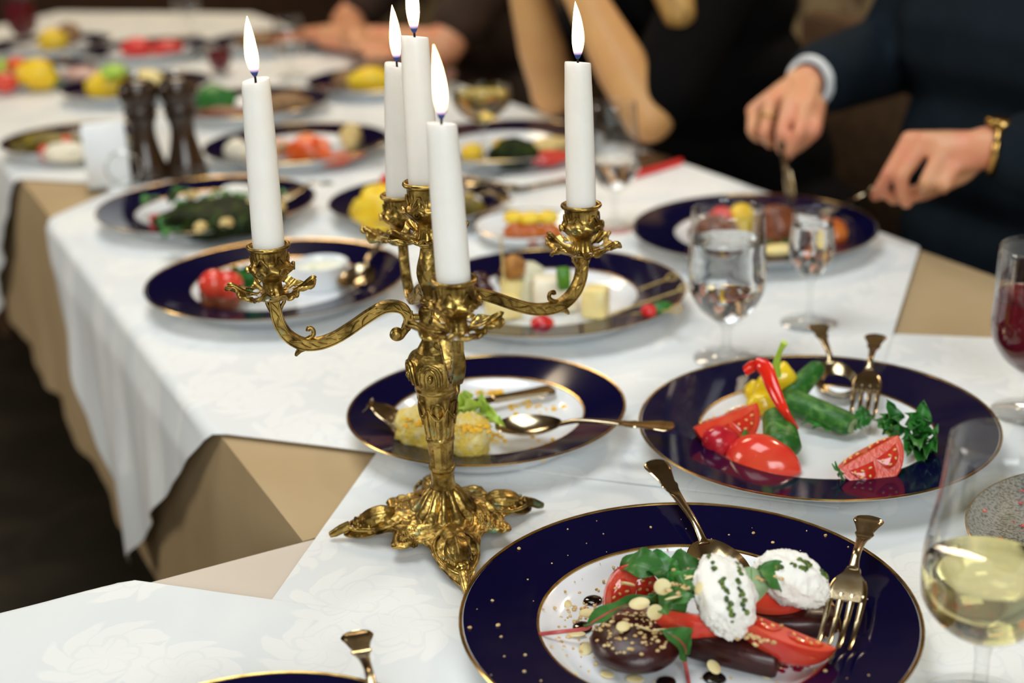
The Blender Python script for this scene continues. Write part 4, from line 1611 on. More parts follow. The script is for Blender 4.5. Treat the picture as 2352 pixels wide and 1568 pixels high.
ALM = [(1523, 1347, .046, 62), (1432, 1437, .0255, 10), (1478, 1442, .026, 35), (1512, 1447, .025, 40), (1345, 1490, .0010, 0), (1395, 1548, .0010, 0), (1460, 1558, .0010, 0), (1640, 1530, .0075, 25), (1440, 1340, .042, 40), (1546, 1372, .043, 30),
       (1605, 1352, .054, 50), (1350, 1407, .0010, 15), (1506, 1405, .034, 60), (1300, 1385, .0010, 5), (1322, 1455, .0010, 8), (1580, 1325, .048, 20), (1760, 1545, .0010, 5), (1470, 1385, .034, 25)]
g = G()
g.ell((0, 0, 0), (.0066, .0044, .0008), 18, 8, None, lambda d: 1 - .12 * max(0, d.x))
proto = g.build('almond_flake', ALMOND)
for k, (x, y, z, tl) in enumerate(ALM):
    o = proto if k == 0 else proto.copy()
    if k:
        COL.objects.link(o)
    o.location = at(x, y, ZP + z)
    o.rotation_euler = (math.radians(tl), math.radians((k * 37) % 25 - 12), k * 1.1)
    s = .8 + .3 * ((k * 7) % 5) / 5
    if k == 0:
        o.scale = (.85, 1.15, 1)
    else:
        o.scale = (s, s, 1)
    tag(o, ALML[k], 'almond flake', 'almond flakes on the beetroot salad')
BALL = ['glossy black balsamic drop at the upper left, clear of the salad', 'balsamic drop under the red stem of the long leaf', 'balsamic drop beneath an almond flake in front of the beetroot slab', 'balsamic drop right of the beetroot round near the bottom of the picture', 'small balsamic drop beside the magenta juice near the fork tines', 'balsamic drop lying closest to the front of the salad plate']
BAL = [(1362, 1378, .0065), (1338, 1440, .0068), (1640, 1556, .0072), (1530, 1566, .0064), (1826, 1508, .0058), (1560, 1600, .006)]
proto = lump(G(), (0, 0, 0), (1, .92, .26), 4, .08, 1.5).build('balsamic_drop', BALSAM)
for k, (x, y, r) in enumerate(BAL):
    o = proto if k == 0 else proto.copy()
    if k:
        COL.objects.link(o)
    o.location = at(x, y, ZP + .0008)
    o.scale = (r, r, r)
    o.rotation_euler = (0, 0, k * 1.3)
    tag(o, BALL[k], 'balsamic drop', 'balsamic drops on the beetroot salad')
g = G()
for k in range(12):
    lump(g, at(1650 + 12 * (k % 5) + 4 * k, 1500 + 5 * (k // 3) + 2 * (k % 3), ZP + .001), (.004, .003, .0016), k, .35, 2, None, 10, 6)
o = tag(g.build('pesto_smear', PESTO, None, True, at(1670, 1510, ZP)), 'green pesto smeared on the plate below the beetroot slab', 'pesto', None, 'stuff')
g = G()
for k in range(14):
    lump(g, at(1785 + 5.5 * k, 1522 + 18 * math.sin(k * .9) * (1 - k / 16) + k, ZP + .0004), (.0030 - .0001 * k, .0020, .0007), k, .35, 2, Matrix.Rotation(k, 3, 'Z'), 8, 5)
tag(g.build('beet_juice', M('beet_juice', '#a0143c', .15, vary=(80, '#7a0c2c', .4, .7)), None, True, at(1800, 1525, ZP)), 'magenta beet juice splashed beside the beetroot slab', 'juice', None, 'stuff')
g = G()
random.seed(21)
PC = Vector((.102, .770))
for k in range(330):
    a = random.random() * 2 * PI
    r = BIG * .97 * math.sqrt(random.random())
    x, y = PC.x + r * math.cos(a), PC.y + r * math.sin(a)
    z = ZT + (.0082 if r < .075 else interp(r, [.075, .0843, .0933, .139], [.0082, .0110, .0168, .0240]))
    if r > .0933 and k % 3:
        continue
    s = (random.uniform(.0003, .0007) if k % 9 else random.uniform(.0009, .0014)) if r > .0933 else random.uniform(.0004, .0012)
    lump(g, (x, y, T + z + s * .5), (s * 1.2, s, s * .8), k % 17, .4, 2, Matrix.Rotation(a, 3, 'Z'), 6, 4)
for k in range(150):           # crumbs lying thick on the left of the well
    x, y = random.gauss(1340, 48), random.gauss(1425, 48)
    p = at(x, y, ZP)
    if (Vector((p.x, p.y)) - PC).length > .09:
        continue
    s = random.uniform(.0005, .0014)
    lump(g, p + Vector((0, 0, s * .5)), (s * 1.3, s, s * .8), k % 17, .4, 2, Matrix.Rotation(k, 3, 'Z'), 6, 4)
for k in range(130):           # and on the beetroot round
    a, r = random.random() * 2 * PI, .024 * math.sqrt(random.random())
    c = at(1460, 1476, ZP + .0115)
    s = random.uniform(.0006, .0014)
    g.ell((c.x + r * math.cos(a), c.y + r * math.sin(a), c.z + .0126 * math.sqrt(1 - (r / .0275) ** 2)), (s * 1.2, s, s * .8), 6, 4)
for (cx, cy, z, n, sp) in ((1610, 1320, .047, 30, 22), (1740, 1460, .026, 34, 22), (1560, 1345, .046, 24, 18), (1860, 1480, .010, 20, 16), (1765, 1325, .046, 14, 12)):
    for k in range(n):
        s = random.uniform(.0006, .0016)
        p = at(random.gauss(cx, sp), random.gauss(cy, sp * .5), ZP + z)
        lump(g, p, (s * 1.3, s, s * .8), k, .4, 2, None, 6, 4)
tag(g.build('nut_crumbs', CRUMB, None, True, Vector((PC.x, PC.y, T + ZP))), 'chopped nut crumbs strewn over the beetroot salad plate', 'crumbs', None, 'stuff')

# ------------------------------------------------------------------ vegetable plate
wedge('tomato_wedge', 'tomato quarter leaning at the left of the vegetable plate, cut side up', at(1668, 952, ZP + .028), E3(14, -10, 22), (.029, .028, .028), 94)
wedge('tomato_wedge', 'tomato quarter with green calyx at the front right of the vegetable plate', at(1996, 1038, ZP + .027), E3(16, -22, 16), (.026, .027, .027), 96, True, 'tomato wedge', True)
t = thing('tomato_half', 'rounded tomato piece lying skin up at the front of the vegetable plate', 'tomato', at(1748, 1052, ZP + .006), E3(0, 0, -38))


def dome(u, v):
    a = v * 2 * PI
    th = u * PI / 2
    k = 1 + .16 * max(0, math.cos(a)) ** 6 * math.sin(th)
    return (.029 * math.sin(th) * math.cos(a) * k, .0225 * math.sin(th) * math.sin(a), .0225 * math.cos(th) - .004)


G().sheet(lambda u, v: dome(u, v), 16, 40).build('tomato_skin', TOMSKIN, t)
G().sheet(lambda u, v: Vector(dome(1, v)) * (1 - u) + Vector((0, 0, -.0045)) * u, 4, 40).build('tomato_flesh', TOMFLESH, t)
t = thing('radish', 'small dark red radish with green stalk between two tomato pieces', 'radish', at(1656, 1012, ZP + .012), E3(0, 10, 10))
lump(G(), (0, 0, 0), (.0160, .0125, .0120), 5, .06, 1.5, None, 24, 16).build('radish_root', RADISH, t)
g = G()
for k in range(4):
    g.tube([(.015, 0, .001), (.019, .002 * k - .003, .004), (.021, .004 * k - .006, .009)], [.0014, .0012, .0005], 7)
g.build('stalk', LEAFD, t)
pts = [at(1712, 852, ZP + .050), at(1735, 838, ZP + .056), at(1758, 846, ZP + .056), at(1772, 880, ZP + .050), at(1788, 918, ZP + .042), at(1806, 950, ZP + .034), at(1826, 984, ZP + .020)]
g = G().tube(spline(pts, 5), [.0035 + .0030 * math.sin(PI * min(1, k / 30 + .15)) for k in range(31)], 14, .55, (.6, -.5, .3))
tag(g.build('red_pepper_strip', PEPPER, None, True, pts[-1]), 'curved strip of red pepper hooked over the cucumber', 'pepper strip')
t = thing('yellow_pepper', 'yellow pepper with pale stalk at the back of the vegetable plate', 'pepper', at(1785, 915, ZP))
for (x, y, z, r, sd) in ((1798, 868, .030, (.011, .010, .013), 2), (1765, 895, .018, (.013, .011, .014), 3), (1752, 928, .010, (.014, .010, .010), 4), (1735, 900, .014, (.010, .009, .010), 5)):
    lump(G(), at(x, y, ZP + z), r, sd, .22, 1.8).build('pepper_lobe', PEPPERY, t, True)
G().tube(spline([at(1782, 862, ZP + .040), at(1783, 838, ZP + .050), at(1790, 810, ZP + .062), at(1802, 786, ZP + .072)], 4), [.0046, .0044, .0040, .0036, .0032, .0030, .0027, .0024, .0022, .0022, .0023, .0026, .0030], 10).build('stalk', LEAFL, t, True)


def cucumber(label, A, B, r0, r1, cat='cucumber'):
    A, B = Vector(A), Vector(B)
    t = thing('cucumber_piece', label, cat, A)
    d = (B - A)
    n = 14
    R = frame(d)
    rings = []
    for i in range(n + 1):
        u = i / n
        r = (r0 + (r1 - r0) * u) * min(1, .35 + 5 * u) ** .6 * min(1, .5 + 6 * (1 - u)) ** .5
        rings.append([A + d * u + R @ Vector((0, r * math.cos(2 * PI * k / 20), r * .82 * math.sin(2 * PI * k / 20))) for k in range(20)])
    G().rings(rings).build('cucumber_skin', CUKE, t, True)
    e = B + d.normalized() * .0002
    G().rings([[e + R @ Vector((.0001, r1 * q * math.cos(2 * PI * k / 20), r1 * .82 * q * math.sin(2 * PI * k / 20))) for k in range(20)] for q in (.62, .02)], cap=True).build('cut_face', CUKEF, t, True)
    return t


cucumber('short cucumber chunk leaning in front of the red pepper strip', at(1800, 1040, ZP + .012), at(1786, 950, ZP + .024), .0150, .0125)
cucumber('long cucumber spear lying across the middle of the vegetable plate', at(1798, 912, ZP + .018), at(1958, 978, ZP + .011), .0125, .0115)
cucumber('cucumber spear pointing up behind the serving spoon', at(1810, 915, ZP + .016), at(1882, 838, ZP + .034), .0120, .0080)


def bunch(name, label, base, tips, wid, mat, stemmat=LEAFD, cat='herbs', cup=.3):
    t = thing(name, label, cat, base)
    base = Vector(base)
    for k, tp_ in enumerate(tips):
        tip = Vector(tp_)
        A = base + (tip - base) * .3
        leaf_mesh(G(), A, tip, wid * (1 + .2 * math.sin(k * 2)), (.2 * math.sin(k), -.5, 1), .006, cup, .35, k, 10, 6).build('leaf', mat, t, True)
    g = G()
    for tp_ in tips:
        tip = Vector(tp_)
        g.tube([base, base + (tip - base) * .35 + Vector((0, 0, .003)), base + (tip - base) * .7], [.0011, .0009, .0005], 6)
    g.build('stems', stemmat, t, True)
    return t


bunch('parsley_sprig', 'bushy dark green parsley sprig at the right of the vegetable plate', at(2105, 1015, ZP + .006),
      [at(2122, 918, ZP + .040), at(2078, 948, ZP + .034), at(2140, 968, ZP + .030), at(2152, 1040, ZP + .012), at(2118, 1072, ZP + .006), at(2082, 1050, ZP + .008), at(2070, 1010, ZP + .016), at(2148, 1005, ZP + .024), at(2105, 965, ZP + .030), at(2128, 1055, ZP + .014), at(2090, 990, ZP + .028), at(2112, 1035, ZP + .022)], .0085, LEAFD)
bunch('basil_sprig', 'green leaf sprig standing beside the parsley on the vegetable plate', at(2048, 1010, ZP + .004),
      [at(2036, 916, ZP + .040), at(2020, 950, ZP + .026), at(2046, 960, ZP + .030), at(2006, 965, ZP + .018), at(2030, 985, ZP + .020)], .0085, LEAFD, LEAFL)
bunch('parsley_sprig', 'flat dark green parsley under the long cucumber spear', at(1960, 985, ZP + .004),
      [at(2008, 958, ZP + .010), at(1990, 985, ZP + .006), at(1972, 955, ZP + .012), at(1840, 975, ZP + .006), at(1866, 985, ZP + .004), at(1995, 945, ZP + .012)], .007, LEAFD)

# ------------------------------------------------------------------ egg salad plate
blob('egg_salad_scoop', 'rounded scoop of yellow egg salad left of the candelabrum stem', 'egg salad', 957, 985, (.0185, .0175, .0190), EGGSALAD, 2, .22, 2.6)
blob('egg_salad_scoop', 'rounded scoop of yellow egg salad right of the candelabrum stem', 'egg salad', 1076, 1008, (.0190, .0180, .0205), EGGSALAD, 6, .22, 2.6)
bunch('lettuce_leaf', 'bright green lettuce leaf between the egg salad and the spoon bowl', at(1068, 978, ZP + .004),
      [at(1064, 895, ZP + .042), at(1110, 935, ZP + .034), at(1160, 980, ZP + .016), at(1140, 955, ZP + .026), at(1090, 925, ZP + .036)], .014, LEAFL, LEAFL, 'lettuce')
g = G()
random.seed(9)
for (cx, cy, n, sx, sy) in ((1110, 900, 30, 34, 6), (1165, 1052, 26, 26, 5), (1220, 935, 16, 40, 10), (955, 968, 20, 20, 8), (1080, 985, 34, 26, 8), (1250, 1020, 10, 20, 8), (1130, 1000, 16, 14, 8)):
    for k in range(n):
        s = random.uniform(.0007, .0022)
        z = .001
        if (cx, cy) in ((955, 968), (1080, 985)):
            z = .036
        lump(g, at(random.gauss(cx, sx), random.gauss(cy, sy), ZP + z), (s * 1.3, s, s * .8), k, .4, 2, None, 7, 5)
tag(g.build('grated_yolk', YOLK, None, True, at(1117, 950, ZP)), 'orange grated yolk strewn on the egg salad plate', 'crumbs', None, 'stuff')

# ------------------------------------------------------------------ plate with ramekin
R1 = at(738, 655, ZT + .0082)
t = thing('ramekin', 'small white ramekin of creamy dip on the plate left of the candelabrum', 'ramekin', R1)
G().lathe([(0, 0), (.027, 0), (.0285, .002), (.0310, .024), (.0318, .0265), (.0305, .027), (.0288, .024), (.0275, .018), (0, .018)], 48, rf=lambda a, z: 1 + (.008 * math.cos(32 * a) if .004 < z < .023 else 0)).build('ramekin_body', PORCELAIN, t)
lump(G(), (0, 0, .0195), (.0272, .0272, .0030), 3, .10, 2).build('creamy_dip', M('creamy_dip', '#eef0dc', .5, vary=(90, '#9fb884', .56, .70), bump=(160, .4, .001)), t)
blob('meat_patty', 'small meat patty under the tomatoes, left behind the candelabrum', 'meat', 508, 684, (.024, .018, .016), MEAT, 2, .12)
blob('cherry_tomato', 'red cherry tomato on the patty, left of two', 'cherry tomato', 492, 652, (.0165, .0160, .0155), TOMSKIN, 3, .05, z=zw + .018)
blob('cherry_tomato', 'red cherry tomato on the patty, right of two', 'cherry tomato', 524, 655, (.0165, .0160, .0155), TOMSKIN, 4, .05, z=zw + .016)
bunch('parsley_sprig', 'parsley sprig beside the cherry tomatoes on the ramekin plate', at(575, 680, ZP + .004),
      [at(530, 615, ZP + .034), at(560, 610, ZP + .036), at(600, 640, ZP + .020), at(545, 650, ZP + .018), at(600, 665, ZP + .010), at(560, 690, ZP + .006)], .012, LEAFD)

# ------------------------------------------------------------------ cheese plate
cube('cheese_cube', 'yellow cheese block at the front left of the cheese plate', 'cheese', 1155, 704, (.032, .030, .020), CHEDDAR, .3)
cube('cheese_cube', 'yellow cheese block at the right of the cheese plate', 'cheese', 1368, 692, (.024, .026, .030), CHEDDAR, -.3)
cube('cheese_cube', 'yellow cheese cube behind the left block on the cheese plate', 'cheese', 1175, 665, (.022, .020, .024), CHEDDAR, .1)
cube('brie_block', 'large pale soft cheese block in the middle of the cheese plate', 'cheese', 1275, 672, (.044, .034, .034), BRIE, .05)
cube('blue_cheese', 'blue veined cheese piece beside the walnut', 'cheese', 1215, 648, (.018, .026, .040), MOULD, .4, tilt=.2)
blob('walnut', 'walnut half on top of the blue cheese', 'walnut', 1180, 612, (.013, .012, .012), WALNUT, 3, .3, 3.0, z=zw + .028)
blob('date_fruit', 'dark dried date below the walnut', 'dried fruit', 1172, 640, (.015, .012, .011), GRAPE, 5, .12, z=zw + .010)
blob('dark_grape', 'dark grape at the left rim of the cheese plate', 'grape', 1112, 672, (.012, .012, .012), GRAPE, 6, .04)
blob('dark_grape', 'dark grape behind the front candle cup on the cheese plate', 'grape', 1100, 650, (.012, .012, .012), GRAPE, 7, .04)
blob('strawberry', 'red strawberry piece at the front of the cheese plate', 'strawberry', 1245, 742, (.012, .011, .008), BERRY, 2, .10)
cube('kiwi_stick', 'green melon stick on top of the pale soft cheese', 'fruit', 1294, 640, (.012, .012, .022), M('green_melon', '#3c7c1c', .35, vary=(60, '#6aa02c', .4, .7)), .2, z=zw + .034)
blob('tomato_half', 'small red tomato piece on the right rim of the cheese plate', 'tomato', 1490, 714, (.008, .007, .007), BERRY, 4, .08, z=ZT + .024)
blob('cucumber_bit', 'small green cucumber bit on the right rim of the cheese plate', 'cucumber', 1520, 706, (.012, .006, .006), LEAFD, 4, .12, z=ZT + .025, rz=.3)


def pick(label, A, B, knot=True):
    A, B = Vector(A), Vector(B)
    t = thing('bamboo_pick', label, 'skewer', A)
    G().tube([A, B], .0012, 8).build('stick', BAMBOO, t, True)
    d = (B - A).normalized()
    s = d.orthogonal().normalized()
    g = G()
    if knot:
        g.tube(spline([B - d * .004, B + s * .004, B + d * .006 + s * .004, B + d * .010, B + d * .006 - s * .003, B - d * .001 - s * .001], 4), .0011, 7)
        g.build('knot', BAMBOO, t, True)
    return t


pick('knotted bamboo pick pointing right over the back of the cheese plate rim', at(1470, 664, ZP + .012), at(1536, 640, ZT + .034))
pick('long bamboo pick across the right of the cheese plate', at(1400, 722, ZP + .008), at(1566, 665, ZT + .034))
pick('bamboo pick lying low on the right rim of the cheese plate', at(1420, 725, ZP + .006), at(1545, 712, ZT + .031))
pick('bamboo pick standing in the walnut and cheese stack', at(1158, 652, ZP + .030), at(1150, 545, ZP + .070), False)

# ------------------------------------------------------------------ side dish
for k, (x, y) in enumerate(((1185, 530), (1222, 532), (1262, 530))):
    blob('fried_bite', 'browned bite on the white side dish, ' + ('leftmost', 'middle one', 'rightmost')[k], 'fried bite', x, y + 6, (.015, .012, .014), SAUSAGE, k, .15, group='fried bites on the side dish')
    blob('yellow_dollop', 'yellow sauce dollop on the ' + ('leftmost', 'middle', 'rightmost')[k] + ' browned bite', 'sauce', x - 4, y - 30, (.013, .011, .008), MANGO, k + 4, .25, z=zw + .022, group='sauce dollops on the side dish')
bunch('green_garnish', 'green herb line between sauce and browned bites on the side dish', at(1170, 520, zw + .016), [at(1200, 510, zw + .022), at(1230, 510, zw + .022), at(1260, 510, zw + .022), at(1285, 512, zw + .020)], .006, LEAFD)

# ------------------------------------------------------------------ the man's plate
blob('meat_piece', 'browned meat piece at the left of the man\'s plate', 'meat', 1640, 535, (.030, .022, .020), MEAT, 3, .2)
blob('meat_piece', 'browned meat piece between the two glasses on the man\'s plate', 'meat', 1785, 522, (.026, .022, .026), MEAT, 4, .2)
blob('meat_piece', 'browned meat piece at the right of the man\'s plate', 'meat', 1905, 540, (.022, .018, .020), SAUSAGE, 5, .2)
blob('cherry_tomato', 'red tomato piece at the back of the man\'s plate', 'tomato', 1658, 498, (.015, .013, .012), WATERMELON, 5, .15, z=zw + .016)
blob('potato_piece', 'yellow potato wedge behind the water goblet', 'potato', 1702, 512, (.018, .013, .022), MANGO, 6, .2)
bunch('herb_garnish', 'green herb leaves on the man\'s plate seen through the goblet', at(1690, 530, zw), [at(1672, 505, zw + .024), at(1690, 500, zw + .026), at(1720, 525, zw + .01), at(1655, 520, zw + .015)], .009, LEAFD)
blob('lemon_slice', 'small yellow lemon slice at the front of the man\'s plate', 'lemon', 1790, 572, (.020, .010, .006), CHEDDAR, 3, .1)
bunch('herb_garnish', 'green leaves at the front of the man\'s plate', at(1780, 565, zw), [at(1760, 560, zw + .008), at(1800, 560, zw + .008), at(1825, 562, zw + .008)], .008, LEAFD)

# ------------------------------------------------------------------ dark leafy salad plate
random.seed(31)
blob('salad_mound', 'dark mound of dressed leaves on the plate before the pepper mills', 'salad', 508, 500, (.080, .052, .022), DARKGREEN, 3, .30, 2.4)
for k in range(18):
    x, y = random.uniform(360, 620), random.uniform(450, 540)
    A = at(x, y, zw + .012 + .014 * random.random())
    a = random.random() * 6.28
    B = A + Vector((math.cos(a) * .034, math.sin(a) * .034, random.uniform(-.002, .010)))
    leaf('salad_leaf', 'dark green salad leaf on the mound before the pepper mills', A, B, .012, (LEAFD, DARKGREEN, LEAFG)[k % 3], arch=.008, seed=k, stemmat=LEAFD, group='salad leaves on the dark mound')
CRL = ['pale crouton at the back of the dark salad mound', 'pale crouton at the front of the dark salad beside the left candle', 'pale crouton at the front middle of the dark salad', 'pale crouton at the back left of the dark salad', 'pale crouton at the right of the left candle on the dark salad', 'pale crouton just left of the left candle on the dark salad', 'pale crouton low at the front right of the dark salad']
for k, (x, y) in enumerate(((490, 462), (520, 512), (462, 520), (440, 448), (640, 478), (575, 470), (552, 508))):
    blob('crouton', CRL[k], 'crouton', x, y, (.010, .008, .006), CROUTON, k, .2, z=zw + (.024 if k < 6 else .016), rz=k, group='croutons on the dark leafy salad')
blob('cherry_tomato', 'red cherry tomato at the left of the dark leafy salad', 'cherry tomato', 362, 506, (.011, .010, .009), TOMSKIN, 4, .08)
blob('feta_cube', 'white cheese crumb at the back of the dark leafy salad', 'cheese', 545, 435, (.022, .010, .007), CHEESE, 4, .2, z=zw + .012)

# ------------------------------------------------------------------ small plate with yellow mound
blob('yellow_fruit', 'yellow fruit mound left of the back candle cup', 'fruit', 872, 482, (.034, .026, .030), MANGO, 3, .3, 2.4)
blob('strawberry', 'red strawberry behind the yellow fruit mound', 'strawberry', 893, 420, (.013, .011, .014), BERRY, 3, .1, z=zw + .012)
blob('potato_bite', 'small brownish bite right of the front candle on the small plate', 'food', 1082, 480, (.018, .014, .014), OLIVE, 3, .25)
blob('yellow_fruit', 'small yellow fruit bit near the front candle', 'fruit', 1078, 462, (.010, .009, .009), MANGO, 8, .2)

# ------------------------------------------------------------------ salmon plate
blob('salmon_roll', 'orange salmon heap in the middle of the plate behind the left candle', 'salmon', 708, 345, (.036, .026, .022), SALMON, 3, .25, 2.2)
g = G()
g.tube(spline([at(700, 360, zw + .006), at(760, 366, zw + .008), at(840, 352, zw + .008)], 5), [.012] * 4 + [.010] * 4 + [.006, .004, .002], 10, .5, (0, 0, 1))
tag(g.build('salmon_strip', SALMON, None, True, at(760, 362, zw)), 'orange salmon strip pointing right towards the candles', 'salmon')
blob('fish_slice', 'pale fish slice at the left of the salmon plate', 'fish', 545, 346, (.020, .016, .018), BRIE, 3, .2)
blob('fish_slice', 'pinkish fish slice left of the salmon heap', 'fish', 640, 338, (.024, .018, .012), M('pale_pink_fish', '#e09a70', .4, vary=(60, '#ecc0a0', .4, .7)), 4, .2)
blob('lemon_wedge', 'pale lemon wedge at the back of the salmon plate', 'lemon', 806, 315, (.018, .014, .020), CROUTON, 5, .2)
bunch('herb_garnish', 'green herb bit beside the salmon heap', at(650, 350, zw), [at(640, 345, zw + .012), at(665, 345, zw + .012), at(655, 355, zw + .006)], .008, LEAFD)

# ------------------------------------------------------------------ plate under the coupe
blob('olive_heap', 'dark olive and pepper heap behind the coupe stem', 'salad', 1180, 352, (.036, .026, .022), DARKGREEN, 3, .25, 2.4)
blob('yellow_pepper_bit', 'yellow pepper bit on the dark heap behind the coupe stem', 'pepper', 1165, 332, (.022, .014, .010), MANGO, 4, .2, z=zw + .020)
blob('yellow_pepper_bit', 'yellow pepper bit left of the coupe stem', 'pepper', 1085, 348, (.018, .014, .012), MANGO, 5, .2)
blob('red_pepper_bit', 'red pepper piece left of the right candle', 'pepper', 1262, 362, (.032, .014, .010), PEPPER, 5, .15, rz=.3)
blob('bread_piece', 'pale bread piece at the back of the plate under the coupe', 'bread', 1270, 330, (.034, .018, .010), CROUTON, 6, .15)

# ------------------------------------------------------------------ plate behind the napkins
blob('mushroom_heap', 'brownish mushroom heap behind the white napkins', 'salad', 110, 330, (.060, .030, .018), OLIVE, 3, .3, 2.6)
blob('chicken_slices', 'pale meat slices beside the red tomato at the left edge', 'meat', 155, 350, (.036, .020, .016), BRIE, 4, .25, 2.4)
blob('cherry_tomato', 'red cherry tomato at the left edge plate behind the napkins', 'cherry tomato', 102, 352, (.010, .010, .013), TOMSKIN, 5, .05)
blob('cherry_tomato', 'red tomato piece beside the napkins on the left edge plate', 'cherry tomato', 152, 322, (.010, .008, .007), TOMSKIN, 6, .1, z=zw + .016)

# ------------------------------------------------------------------ far plates
blob('green_salad', 'green lettuce heap behind the right pepper mill', 'salad', 495, 228, (.036, .026, .026), LEAFD, 3, .3, 2.6)
blob('meat_slices', 'brown meat slices left of the left candle', 'meat', 510, 262, (.050, .020, .012), MEAT, 3, .25, 2.4)
blob('meat_slices', 'brown meat heap behind the left candle', 'meat', 660, 238, (.042, .028, .020), BROWNMIX, 4, .25, 2.4)
blob('yellow_fruit', 'yellow fruit heap on the far plate left of the mills', 'fruit', 245, 200, (.040, .028, .030), MANGO, 3, .25, 2.2)
blob('yellow_fruit', 'yellow fruit heap between the two mill heads', 'fruit', 340, 188, (.034, .022, .022), CHEDDAR, 5, .25, 2.2)
blob('green_fruit', 'yellow green fruit on top of the far yellow heap', 'fruit', 262, 165, (.026, .020, .014), LEAFL, 5, .2, z=zw + .045)
blob('yellow_fruit', 'yellow fruit piece on the plate beyond the back candle', 'fruit', 848, 186, (.040, .026, .026), MANGO, 7, .2, 2)
blob('brown_bite', 'pale brown bite beside the far yellow fruit', 'food', 790, 182, (.022, .018, .018), BROWNMIX, 7, .2, 2)
blob('red_tomato', 'red tomato heap at the far left edge', 'tomato', 8, 190, (.026, .020, .020), TOMSKIN, 7, .2)
blob('yellow_fruit', 'yellow food heap at the far left edge', 'fruit', 85, 172, (.042, .026, .030), MANGO, 8, .25, 2)
blob('orange_slice', 'orange slice on top of the far left food', 'fruit', 38, 150, (.020, .016, .016), SALMON, 8, .2, z=zw + .03)
blob('green_salad', 'green salad bit beside the far left yellow food', 'salad', 118, 178, (.018, .016, .020), LEAFD, 8, .3)
blob('green_salad', 'pale green bit at the far left edge', 'salad', 6, 158, (.018, .016, .020), LEAFL, 9, .3, z=zw + .02)
blob('ham_slices', 'pale pink ham slices at the right of the far left plate', 'ham', 185, 170, (.040, .024, .014), M('ham', '#d0a49a', .4, vary=(60, '#e0c0b4', .4, .7)), 8, .2)
blob('watermelon_piece', 'red watermelon piece at the far end, left of two', 'watermelon', 315, 110, (.036, .024, .022), WATERMELON, 8, .2)
blob('watermelon_piece', 'red watermelon piece at the far end, right of two', 'watermelon', 384, 112, (.036, .024, .020), WATERMELON, 9, .2)
blob('brown_bite', 'brown food heap behind the left candle flame', 'food', 590, 95, (.050, .028, .022), BROWNMIX, 9, .25)
blob('brown_bite', 'brown fried heap right of the left candle flame', 'food', 665, 98, (.042, .026, .020), SAUSAGE, 3, .25)
blob('lemon_half', 'bright lemon half on the far left plate', 'lemon', 122, 96, (.034, .026, .030), MANGO, 3, .1)
blob('bread_roll', 'brown bread roll beside the far lemon half', 'bread', 158, 78, (.030, .026, .026), BROWNMIX, 5, .15)

# ------------------------------------------------------------------ people
def capsule(g, a, ra, b, rb, n=14, sq=1.0, side=None):
    a, b = Vector(a), Vector(b)
    d = b - a
    L = d.length
    if L < 1e-5:
        return g.ell(a, ra, n, 8)
    d.normalize()
    s = Vector(side) - d * d.dot(Vector(side)) if side is not None else d.orthogonal()
    s.normalize()
    q = d.cross(s)
    rings = []
    st = [(-math.cos(k * PI / 10) * ra, math.sin(k * PI / 10) * ra) for k in range(1, 6)]
    st += [(L * k / 4, ra + (rb - ra) * k / 4) for k in range(1, 4)]
    st += [(L + math.sin(k * PI / 10) * rb, math.cos(k * PI / 10) * rb) for k in range(0, 5)]
    for x, r in st:
        rings.append([a + d * x + s * (r * math.cos(2 * PI * j / n)) + q * (r * sq * math.sin(2 * PI * j / n)) for j in range(n)])
    return g.rings(rings)


def fused(name, bones, mat, parent, voxel=.005, smooth=6):
    """one continuous surface grown round a list of tapering limbs"""
    g = G()
    for b in bones:
        if len(b) == 2:
            g.ell(b[0], b[1], 16, 10)
        elif len(b) == 3:
            g.ell(b[0], b[1], 20, 14, b[2])
        else:
            capsule(g, *b[:4], 14, *(b[4:] if len(b) > 4 else ()))
    return g.build(name, mat, parent, True, mods=(('REMESH', dict(mode='VOXEL', voxel_size=voxel, use_smooth_shade=True)), ('SMOOTH', dict(factor=.5, iterations=smooth))))


def chain(pts, rs):
    return [(pts[i], rs[i], pts[i + 1], rs[i + 1]) for i in range(len(pts) - 1)]


def hand(wr, mcp, pip, tip, thumb, k=1.0):
    """palm and five separate fingers; knuckle, middle joint and tip given for index, middle, ring, little finger"""
    B = []
    mid = sum((Vector(m) for m in mcp), Vector()) / 4
    for i in range(4):
        m = Vector(mcp[i])
        w_ = Vector(wr) + (m - mid) * .45
        B += [(w_, .0150 * k, m, .0118 * k)]
        p, t_ = Vector(pip[i]), Vector(tip[i])
        dip = p + (t_ - p) * .5 + (p - m).normalized() * .004
        f = (1, 1.03, .98, .86)[i]
        B += chain([m, p, dip, t_], [.0108 * k * f, .0092 * k * f, .0082 * k * f, .0070 * k * f])
    th = [Vector(q) for q in thumb]
    B += [(Vector(wr), .016 * k, th[0], .0150 * k)]
    B += chain(th, [.0145 * k, .0112 * k, .0090 * k][:len(th)])
    return B


def head_bones(c, fwd, k=1.0):
    c, f = Vector(c), Vector(fwd).normalized()
    s = Vector((0, 0, 1)).cross(f)
    z = Vector((0, 0, 1))
    R = Matrix((f, s, z)).transposed()
    B = [(c + z * .03, (.098 * k, .076 * k, .092 * k), R), (c + f * .022 - z * .045, (.068 * k, .056 * k, .068 * k), R), (c + f * .092 + z * .010, .010 * k, c + f * .108 - z * .022, .015 * k)]
    for q in (-1, 1):
        B += [(c + s * (q * .077), (.020, .008, .032), R), (c + f * .083 + s * (q * .033) + z * .020, (.011, .015, .010), R)]
    B += [(c + f * .078 - s * .020 - z * .058, .008, c + f * .078 + s * .020 - z * .058, .008)]
    return B


